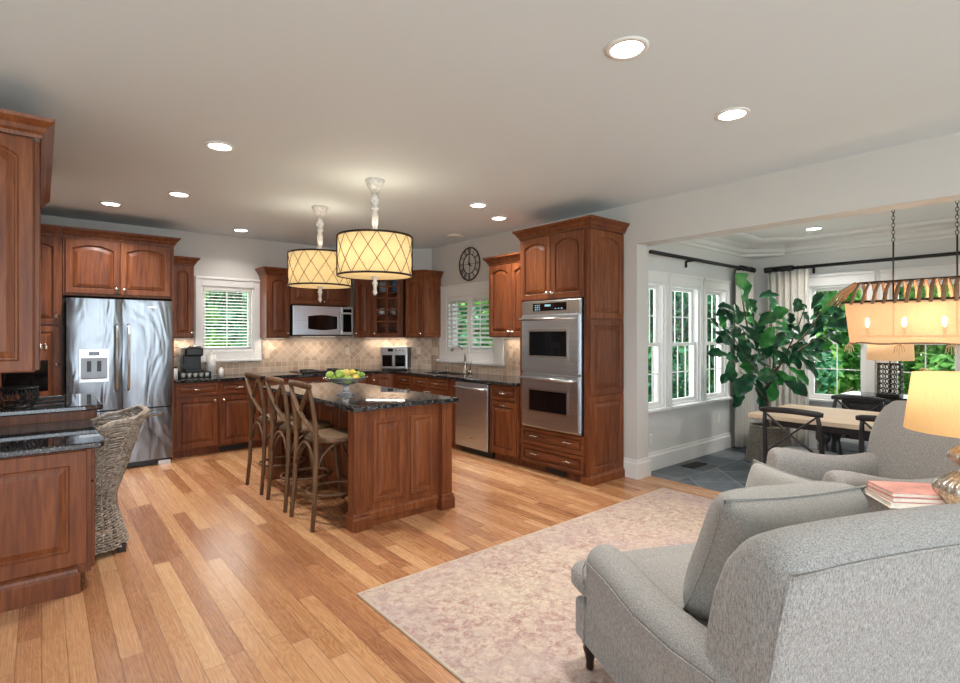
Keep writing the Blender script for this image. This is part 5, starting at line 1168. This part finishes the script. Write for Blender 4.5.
ch1 = armchair('large grey upholstered armchair in the foreground at the lower right', (1.775 + W1 * E1[0], 1.485 + W1 * E1[1], .012), math.radians(155), W1, ah=1.05)
ch2 = armchair('grey upholstered armchair behind the table lamp and the stack of books', (3.72, 1.56, .012), math.atan2(-.75, -.66), .74, ah=1.32, rk=.05); ch2.scale = (1.0, .93, 1.06)

def pillow(label, loc, w_, h_, t_, rot, m=PILLOWM):
    def fn(u, v):
        a = 2 * u - 1; b = 2 * v - 1; return a, b
    g = G(); n = 22
    for sgn in (1, -1):
        def f(u, v):
            a, b = 2 * u - 1, 2 * v - 1
            th = max(0, (1 - abs(a) ** 3) * (1 - abs(b) ** 3)) ** .38
            pin = 1 - .07 * (1 - abs(a) ** 2) * abs(b) ** 3; pin2 = 1 - .07 * (1 - abs(b) ** 2) * abs(a) ** 3
            wr = .006 * math.sin(9 * a + 4 * b) * (1 - a * a) * (1 - b * b) if sgn > 0 else 0
            return (a * w_ / 2 * pin2, sgn * (t_ / 2 * th + wr), b * h_ / 2 * pin)
        g.grid(f, n, n, flip=(sgn > 0))
    t = tag(obj('throw_pillow', g, m), label, 'pillow', None)
    t.location = loc; t.rotation_euler = rot
    m_ = t.modifiers.new('w', 'WELD'); m_.merge_threshold = .0005
    pts = []
    for k in range(48):
        q = k / 48 * 4; s_ = int(q); f_ = q - s_; a, b = [(2 * f_ - 1, -1), (1, 2 * f_ - 1), (1 - 2 * f_, 1), (-1, 1 - 2 * f_)][s_]
        pin = 1 - .07 * (1 - abs(a) ** 2) * abs(b) ** 3; pin2 = 1 - .07 * (1 - abs(b) ** 2) * abs(a) ** 3; pts.append((a * w_ / 2 * pin2, 0, b * h_ / 2 * pin))
    obj('seam', G().tube(pts, .004, 5, closed=True), m, t); return t
def c1(x, y, z):   # x from the left arm (seen from behind the seat), y towards the back
    return (1.795 + E1[0] * x - F1[0] * y, 1.475 + E1[1] * x - F1[1] * y, z)
pillow('grey throw pillow leaning on the back of the foreground armchair', c1(.43, .615, .70), .57, .50, .27, (math.radians(24), 0, math.radians(-25)))

pillow('grey throw pillow standing against the right arm of the foreground armchair', c1(.745, .36, .672), .47, .42, .15, (math.radians(16), 0, math.radians(65)))

# ================================================================== SIDE TABLE, BOOKS, LAMP
TX, TY = 3.37, .44
stb = thing('side_table', 'round light wood side table between the two grey armchairs', 'side table', (TX, TY, .012))
obj('table_top', G().lathe([(.27, .555), (.285, .56), (.285, .58), (.275, .585), (0, .585)], 40), SIDEW, stb); obj('pedestal', G().lathe([(.20, 0), (.20, .03), (.06, .06), (.035, .12), (.05, .25), (.03, .4), (.05, .5), (.09, .556)], 24), SIDEW, stb)
plain('book_pink', (222, 160, 150), .45, 0, .18, 9); plain('book_white', (232, 224, 216), .5); plain('paper', (236, 228, 214), .8, 0, .05, 60); plain('book_rose', (196, 120, 112), .45, 0, .1, 12)
zb = .5975
for i, (w_, d_, h_, a, m_, lb) in enumerate(((.30, .24, .028, -52, 'book_white', 'white covered book at the bottom of the stack by the lamp'), (.29, .225, .024, -49, 'book_rose', 'rose coloured book in the middle of the stack by the lamp'), (.285, .22, .020, -50, 'book_pink', 'pink picture book on top of the stack by the lamp'))):
    t = thing('book', lb, 'book', (TX - .02, TY + .26 if False else TY + .19, zb), math.radians(a), 'books on the side table'); zb += h_ + .0008
    obj('cover', G().box(-w_ / 2, w_ / 2, -d_ / 2, d_ / 2, 0, .003).box(-w_ / 2, w_ / 2, -d_ / 2, d_ / 2, h_ - .003, h_).box(-w_ / 2, w_ / 2, d_ / 2 - .003, d_ / 2, .003, h_ - .003), m_, t); obj('pages', G().box(-w_ / 2 + .004, w_ / 2 - .004, -d_ / 2 + .004, d_ / 2 - .003, .003, h_ - .003), 'paper', t)
tl = thing('table_lamp', 'table lamp with fluted mercury glass gourd base and warm linen drum shade', 'lamp', (TX + .0, TY - .03, .598))
obj('base', G().lathe([(.055, 0), (.07, .01), (.09, .03), (.132, .085), (.138, .11), (.126, .14), (.06, .185), (.038, .20), (.044, .215), (.082, .255), (.086, .27), (.072, .29), (.033, .32), (.028, .33), (0, .335)], 96, ribs=24, ribd=.045), MERC, tl)
obj('neck', G().lathe([(.022, .33), (.022, .37), (.008, .38), (.008, .60)], 14), 'nickel', tl)
obj('lamp_shade', G().lathe([(.250, .385), (.218, .655)], 56), LSH, tl, solid=.004); obj('spider', G().tube([(-.218, 0, .648), (.218, 0, .648)], .003, 5).tube([(0, -.218, .648), (0, .218, .648)], .003, 5), 'nickel', tl)
obj('finial', G().lathe([(.01, .60), (.015, .66), (.008, .68), (.012, .69), (0, .70)], 12), 'nickel', tl)
l = lamp('lamp_bulb', 'POINT', (0, 0, .50), 3, (1, .84, .66), shadow_soft_size=.05); l.parent = tl

# ================================================================== DINING ROOM
tb = thing('dining_table', 'long dining table with pale wood top and black turned base', 'table', (5.17, .90, 0))
obj('table_top', G().box(-.47, .47, -1.10, 1.10, .725, .762), TABLEW, tb, bevel=.005)
obj('apron', G().box(-.36, .36, -.95, .95, .66, .724), 'black_wood', tb)
def turned(x, y): return obj('leg', G().lathe([(.05, 0), (.055, .02), (.03, .05), (.05, .09), (.055, .12), (.03, .15), (.025, .2), (.045, .3), (.05, .4), (.035, .5), (.03, .53), (.055, .57), (.055, .66)], 18, cx=x, cy=y), 'black_wood', tb)
for y in (-.62, .62):
    for x in (-.16, .16): turned(x, y)
    obj('foot_rail', G().box(-.34, .34, y - .05, y + .05, .0, .06), 'black_wood', tb, bevel=.012)
obj('stretcher', G().box(-.04, .04, -.58, .58, .16, .22), 'black_wood', tb)
dc = crossback('dining_chair', 'black cross-back dining chair with grey seat at the left end, near side of the table', 'chair', (4.60, 1.60, -.003), 0, .47, .845, .44, .42, 'black_wood', SEATM, ring=False, cushion=True, group='black cross-back dining chairs', legr=.018)
dup(dc, (4.67, .955, -.003), 0, 'black cross-back dining chair on the near side, partly behind the armchair and lamp')
dup(dc, (5.85, 1.50, -.003), PI, 'black cross-back chair on the far side of the table, left one below the window')
dup(dc, (5.85, .62, -.003), PI, 'black cross-back dining chair on the far side, in front of the sideboard')
# sideboard
sb = thing('sideboard', 'black sideboard with glass top under the dining room back windows', 'sideboard', (6.85, .05, 0))
obj('body', G().box(0, .42, 0, 1.85, .10, .765), 'black_wood', sb, bevel=.004); obj('glass_top', G().box(-.015, .43, -.015, 1.865, .768, .782), 'black_glass', sb, bevel=.003)
for k in range(4):
    MS = Matrix.Translation((0, 1.85 - k * .4625, 0)) @ Matrix.Rotation(R90, 4, 'Z'); g = panel(G(), .01, .452, .13, .745, st=.04); g.v = [tuple(MS @ Vector(p)) for p in g.v]; dr = obj('door', g, 'black_wood', sb)
for x, y in ((.04, .05), (.38, .05), (.04, 1.8), (.38, 1.8)): obj('leg', G().lathe([(.02, 0), (.03, .10)], 12, cx=x, cy=y), 'black_wood', sb)
# lattice lamp on the sideboard
ll = thing('table_lamp', 'lamp with openwork scrolled metal base and linen shade on the black sideboard', 'lamp', (7.02, 1.50, .783))
obj('foot', G().box(-.09, .09, -.10, .10, 0, .02), 'black_iron', ll)
g = G(); rr = random.Random(4)
for iz in range(6):
    for iy in range(4):
        cy_, cz_ = -.075 + iy * .05, .05 + iz * .052
        for x_ in (-.05, .05): g.tube([(x_, cy_ + .027 * math.cos(k * PI / 6), cz_ + .027 * math.sin(k * PI / 6)) for k in range(12)], .005, 4, closed=True)
    for ix in range(2):
        for y_ in (-.10, .10): g.tube([(-.025 + ix * .05 + .026 * math.cos(k * PI / 6), y_, .05 + iz * .052 + .027 * math.sin(k * PI / 6)) for k in range(12)], .005, 4, closed=True)
obj('openwork_base', g, 'bronze', ll); obj('rod', G().tube([(0, 0, .02), (0, 0, .58)], .006, 6), 'bronze', ll)
obj('cap', G().box(-.055, .055, -.105, .105, .34, .352), 'bronze', ll)
obj('lamp_shade', G().lathe([(.205, .385), (.195, .60)], 40), CSH, ll, solid=.004)
vs = thing('flower_vase', 'small vase with yellow flowers on the black sideboard right of the lattice lamp', 'vase', (6.98, 1.22, .783))
obj('vase', G().lathe([(.04, 0), (.055, .05), (.04, .11), (.035, .13), (.04, .14)], 18), 'white_distress', vs)
plain('cream_petal', (232, 208, 140), .7, 0, .1, 30)
g = G()
for k in range(16):
    a = rr.uniform(0, 6.28); q = rr.uniform(0, .09); z = .24 + rr.uniform(-.05, .06); x, y = q * math.cos(a), q * math.sin(a)
    g.lathe([(0, -.02), (.02, -.01), (.028, .008), (.015, .022), (0, .02)], 8, M=Matrix.Translation((x, y, z)))
obj('blooms', g, 'cream_petal', vs)
g = G()
for k in range(9): a = k * .7; g.tube([(0, 0, .06), (.02 * math.cos(a), .02 * math.sin(a), .15), (.06 * math.cos(a), .06 * math.sin(a), .23)], .0025, 4)
obj('stems', g, FIG, vs)

# chandelier
cl = thing('chandelier', 'long linen drum chandelier with curved driftwood ribs above the dining table', 'chandelier', (5.20, .90, 0))
def ov(a, rx=.155, ry=.52, e=3.2):
    c, s_ = math.cos(a), math.sin(a); return (rx * (1 if c >= 0 else -1) * abs(c) ** (2 / e), ry * (1 if s_ >= 0 else -1) * abs(s_) ** (2 / e))
def shd(u, v): x, y = ov(2 * PI * u, .165 - .02 * (1 - v), .51 - .035 * (1 - v)); return (x, y, 1.375 + .325 * v)
obj('lamp_shade', G().grid(shd, 64, 5, cu=True), 'sheer', cl)
obj('frame', G().tube([(*ov(2 * PI * k / 48, .17, .53), 1.705) for k in range(48)], .009, 6, closed=True).tube([(*ov(2 * PI * k / 48, .06, .42), 1.865) for k in range(48)], .008, 6, closed=True), 'bronze', cl)
def rib(p0, p1, p2): return obj('rib', G().tube([p0, ((p0[0] * .35 + p1[0] * .65), (p0[1] * .35 + p1[1] * .65), p0[2] * .55 + p1[2] * .45 + .02), p1, p2], [.010, .0115, .0115, .009], 6, sq=(.6, 1.25)), RIBW, cl)
for s in (-1, 1):
    for k in range(13):
        y = -.40 + k * .0667; rib((s * .19, y * 1.06, 1.685), (s * .13, y * 1.02, 1.80), (s * .045, y, 1.87))
    for k in range(5):
        x = -.10 + .05 * k; rib((x * 1.6, s * .60, 1.685), (x * 1.2, s * .53, 1.79), (x * .6, s * .43, 1.87))
for k in range(4):
    y = -.36 + k * .24; b = obj('bulb', G().lathe([(0, 0), (.008, .004), (.014, .03), (.016, .05), (.01, .075), (0, .08)], 12, cx=0, cy=y, M=Matrix.Translation((0, 0, 1.50))), 'can_glow', cl)
    obj('candle_sleeve', G().tube([(0, y, 1.42), (0, y, 1.50)], .012, 8), 'bronze', cl)
obj('centre_bar', G().tube([(0, -.45, 1.43), (0, .45, 1.43)], .008, 6).tube([(0, .19, 1.43), (0, .19, 1.88)], .006, 6).tube([(0, -.19, 1.43), (0, -.19, 1.88)], .006, 6), 'bronze', cl)
obj('bottom_frame', G().tube([(*ov(2 * PI * k / 48, .15, .48), 1.372 + .006 * math.sin(k * 1.1)) for k in range(48)], .007, 6, closed=True), RIBW, cl)
for y, x in ((.46, -.10), (.12, -.15), (-.18, -.15), (-.46, -.10)):
    g = G()
    for k in range(5): g.tube([(x + .01 * k - .02, y, 1.375), (x + .014 * k - .03, y + .015 * (k - 2), 1.35), (x + .012 * k - .03, y + .02 * (k - 2), 1.31 - .012 * (k % 3))], .0035, 4)
    obj('raffia_tie', g, LINEN, cl)
for y in (.19, -.19):
    obj('rod', G().tube([(0, y, 1.87), (0, y, 2.18)], .006, 6), 'bronze', cl); g = G(); z = 2.185; k = 0
    while z < 2.60:
        pts = []
        for q in range(10):
            a = 2 * PI * q / 10; h_ = .010 * math.cos(a); v_ = .018 * math.sin(a); pts.append((h_ if k % 2 else 0, y + (0 if k % 2 else h_), z + .014 + v_))
        g.tube(pts, .0028, 4, closed=True); z += .0285; k += 1
    obj('chain', g, 'bronze', cl); obj('ceiling_hook', G().lathe([(0, 2.60), (.03, 2.615), (.05, 2.635), (.05, 2.639)], 16, cy=y), 'bronze', cl)
l = lamp('chandelier_bulb', 'POINT', (0, 0, 1.60), 8, (1, .84, .62), shadow_soft_size=.08); l.parent = cl

# curtain rods and curtains
def rod(lb, p0, p1, br, fin):
    t = thing('curtain_rod', lb, 'curtain rod', (0, 0, 0)); obj('rod', G().tube([p0, p1], .02, 12), 'black_iron', t)
    for (a, b) in br: obj('bracket', G().tube([a, b], .012, 8).tube([b, (b[0], b[1], b[2] - .07)], .014, 8), 'black_iron', t)
    for a, b in fin: obj('finial', G().tube([a, b], .037, 14), 'black_iron', t)
    return t
rod('black curtain rod along the left dining room wall above three windows', (4.775, 2.99, 2.29), (7.22, 2.99, 2.29), [((5.66, 2.99, 2.28), (5.66, 3.09, 2.28)), ((6.9, 2.99, 2.28), (6.9, 3.09, 2.28))], [((6.82, 2.99, 2.29), (7.06, 2.99, 2.29)), ((7.12, 2.99, 2.29), (7.20, 2.99, 2.29))])
rod('black curtain rod along the dining room back wall above the table', (7.33, 2.88, 2.29), (7.33, -1.2, 2.29), [((7.33, .90, 2.28), (7.44, .90, 2.28)), ((7.33, 2.36, 2.28), (7.44, 2.36, 2.28))], [((7.33, 2.90, 2.29), (7.33, 2.80, 2.29)), ((7.33, 2.78, 2.29), (7.33, 2.56, 2.29))])
def curtain(lb, ax, a0, a1, c, folds, amp=.035):
    t = thing('curtain', lb, 'curtain', (0, 0, 0), 0, None); rnd = random.Random(int(a0 * 100)); ph = [rnd.uniform(-.5, .5) for _ in range(folds * 2 + 2)]
    def fn(u, v):
        w = a0 + (a1 - a0) * u; q = u * folds; k = int(q); off = amp * (math.sin(2 * PI * q + ph[k] * .6) + .25 * math.sin(5 * PI * q + ph[k + 1])) * (.75 + .35 * (1 - v)); z = .02 + 2.235 * v
        return (w, c + off, z) if ax == 'x' else (c + off, w, z)
    obj('panel', G().grid(fn, folds * 12 + 1, 14), CURT, t, solid=.004)
    g = G()
    for k in range(folds):
        w = a0 + (a1 - a0) * (k + .5) / folds; p = (w, c, 2.29) if ax == 'x' else (c, w, 2.29)
        g.tube([(p[0] + (0 if ax == 'x' else .024 * math.cos(q * PI / 5)), p[1] + (.024 * math.cos(q * PI / 5) if ax == 'x' else 0), 2.29 + .024 * math.sin(q * PI / 5)) for q in range(10)], .004, 5, closed=True)
    obj('rings', g, 'black_iron', t); return t
curtain('cream linen curtain panel hanging left of the room corner behind the fig tree', 'x', 6.74, 7.14, 2.99, 5)
curtain('cream linen curtain panel on the dining back wall left of the window', 'y', 2.86, 2.38, 7.33, 6)
fv = thing('floor_vent', 'dark metal floor register set in the slate tiles by the left wall', 'floor vent', (5.55, 2.93, -.002)); obj('grille', G().box(-.16, .16, -.07, .07, 0, .006), 'black_iron', fv)
for k in range(6): obj('slat', G().box(-.13, .13, -.05 + k * .018, -.044 + k * .018, .006, .008), 'black_iron', fv)

# fig tree
bk_ = thing('planter_basket', 'grey brown woven basket planter holding the fig tree', 'basket', (6.34, 2.46, -.002))
g = G()
for k in range(26):
    f = k / 25; r_ = .235 - .05 * f; pts = [((r_ + .005 * math.cos(PI * q + PI * k)) * math.cos(2 * PI * q / 48), (r_ + .005 * math.cos(PI * q + PI * k)) * math.sin(2 * PI * q / 48), .012 + .39 * f) for q in range(48)]; g.tube(pts, .0098, 5, closed=True)
obj('woven_wall', g, BASK, bk_); obj('rim', G().tube([(.19 * math.cos(q * PI / 12), .19 * math.sin(q * PI / 12), .41) for q in range(24)], .013, 6, closed=True), BASK, bk_)
plain('soil', (48, 38, 30), .95, 0, .2, 30); obj('soil', G().lathe([(.0, .34), (.185, .34)][::-1] + [(0, .345)], 24), 'soil', bk_)
ft = thing('fig_tree', 'tall fiddle leaf fig tree with large dark green leaves in the dining room corner', 'plant', (6.34, 2.46, .34))
rr = random.Random(12); gt = G(); tips = []
def bez(p, q, r_, n=8): return [tuple(Vector(p) * (1 - t) ** 2 + Vector(q) * 2 * t * (1 - t) + Vector(r_) * t * t) for t in [i / n for i in range(n + 1)]]
RV = Vector((.767, -.641, 0)); FV = Vector((.641, .767, 0))
def wp(u, v, dd=0.0):
    dep = FV.x * 6.34 + FV.y * 2.46 + dd; return FV * dep + RV * ((u - 480) / 524 * dep) + Vector((0, 0, 1.44 + (334.8 - v) / 524 * dep)) - Vector((6.34, 2.46, .34))
br = [((768, 395), (765, 350), (748, 300), 0.0), ((748, 330), (742, 300), (741, 282), -.1), ((770, 390), (778, 350), (770, 318), -.2), ((772, 380), (795, 340), (806, 305), -.1), ((775, 370), (800, 345), (836, 330), .0), ((768, 385), (745, 360), (730, 330), -.15), ((790, 348), (815, 330), (826, 300), -.1), ((765, 400), (755, 380), (740, 372), -.2)]
gt.tube([(0, 0, 0), tuple(wp(768, 430)), tuple(wp(767, 410)), tuple(wp(768, 392))], [.022, .018, .016, .014], 7)
for a_, b_, c_, dd in br: gt.tube(bez(wp(*a_), wp(*b_, dd / 2), wp(*c_, dd)), [.011 - .0009 * k for k in range(9)], 6)
obj('trunk', gt, 'bark', ft)
leaves = [(741, 290, 38, 0, 1.0), (727, 308, 24, 1, .2), (736, 312, 26, 0, -.4), (748, 318, 28, 1, .6), (722, 322, 24, 0, .8), (734, 330, 30, 1, -.2), (752, 332, 28, 0, .1), (728, 342, 30, 1, .5), (742, 347, 30, 0, -.6), (757, 347, 26, 1, .9), (733, 358, 26, 0, .3), (766, 318, 26, 1, .4), (772, 303, 24, 0, -.3), (779, 314, 28, 1, .8), (788, 322, 28, 0, .1), (768, 335, 30, 1, -.5), (781, 340, 30, 0, .5), (795, 336, 28, 1, -.1), (762, 361, 32, 0, .2), (776, 357, 32, 1, .7), (790, 356, 30, 0, -.4), (750, 368, 30, 1, .4), (745, 382, 34, 0, -.9), (757, 388, 34, 1, -.7), (768, 376, 32, 0, .1), (800, 350, 30, 1, .6), (805, 363, 32, 0, -.5), (815, 345, 28, 1, .2), (826, 340, 26, 0, .5), (808, 330, 26, 1, .9), (820, 318, 28, 0, .7), (826, 302, 30, 1, .9), (832, 312, 30, 0, .3), (838, 326, 28, 1, .0), (818, 300, 24, 0, 1.0), (844, 318, 24, 1, .5), (834, 335, 26, 0, -.3), (796, 304, 20, 1, .9), (786, 378, 28, 0, -.8), (798, 374, 26, 1, -.6), (773, 390, 22, 0, -.9), (752, 305, 22, 1, .5), (722, 334, 22, 0, -.1), (730, 370, 24, 1, -.5), (760, 328, 24, 0, .8), (806, 318, 22, 1, .4), (784, 330, 24, 0, -.2), (770, 348, 26, 1, .3), (812, 355, 26, 0, -.2), (740, 336, 26, 1, .2)]
g = G()
leaves = [(u, v, s_ * (1.2 if s_ == 38 else .80), k_, up) for u, v, s_, k_, up in leaves] + [(u + rr.uniform(-11, 11), v + rr.uniform(-9, 13), s_ * rr.uniform(.55, .8), k_, up + rr.uniform(-.5, .4)) for u, v, s_, k_, up in leaves[1:]]
for i, (u, v, s_, k_, up) in enumerate(leaves):
    dd = rr.uniform(-.35, .25); c = wp(u, v, dd); Lf = s_ / 524 * 6.0 * 1.12; wd_ = Lf * .56
    out = Vector((c.x, c.y, 0)); out = (out.normalized() if out.length > .05 else Vector((1, 0, 0)))
    ax = (RV * rr.uniform(-.8, .8) + FV * rr.uniform(-.6, .2) + out * .5); ax.z = up * 1.1; ax.normalize()
    nrm = (-FV * .9 + Vector((0, 0, .75)) + RV * rr.uniform(-.5, .5)); nrm = (nrm - ax * nrm.dot(ax)).normalized(); sd = ax.cross(nrm)
    ns_, nt_ = 13, 7; vs = []
    for a in range(ns_):
        t = a / (ns_ - 1); w_ = wd_ * (math.sin(PI * t ** 1.25) ** .7) * (.62 + .55 * t) * (1 - .18 * math.exp(-((t - .38) / .12) ** 2)) + .002
        for b in range(nt_):
            q = 2 * b / (nt_ - 1) - 1; fold = .22 * abs(q) * w_ + .10 * w_ * math.sin(t * 17 + i) * q * abs(q); droop = -.30 * Lf * t * t
            vs.append(c + ax * ((t - .5) * Lf) + sd * (q * w_ / 2 * 1.05) + nrm * fold + Vector((0, 0, droop * .5)))
    g.add(vs, [(a * nt_ + b, a * nt_ + b + 1, (a + 1) * nt_ + b + 1, (a + 1) * nt_ + b) for a in range(ns_ - 1) for b in range(nt_ - 1)], mi=1 if (i == 0 or rr.random() < .2) else 0, sm=True)
obj('leaves', g, [FIG, FIGL], ft)
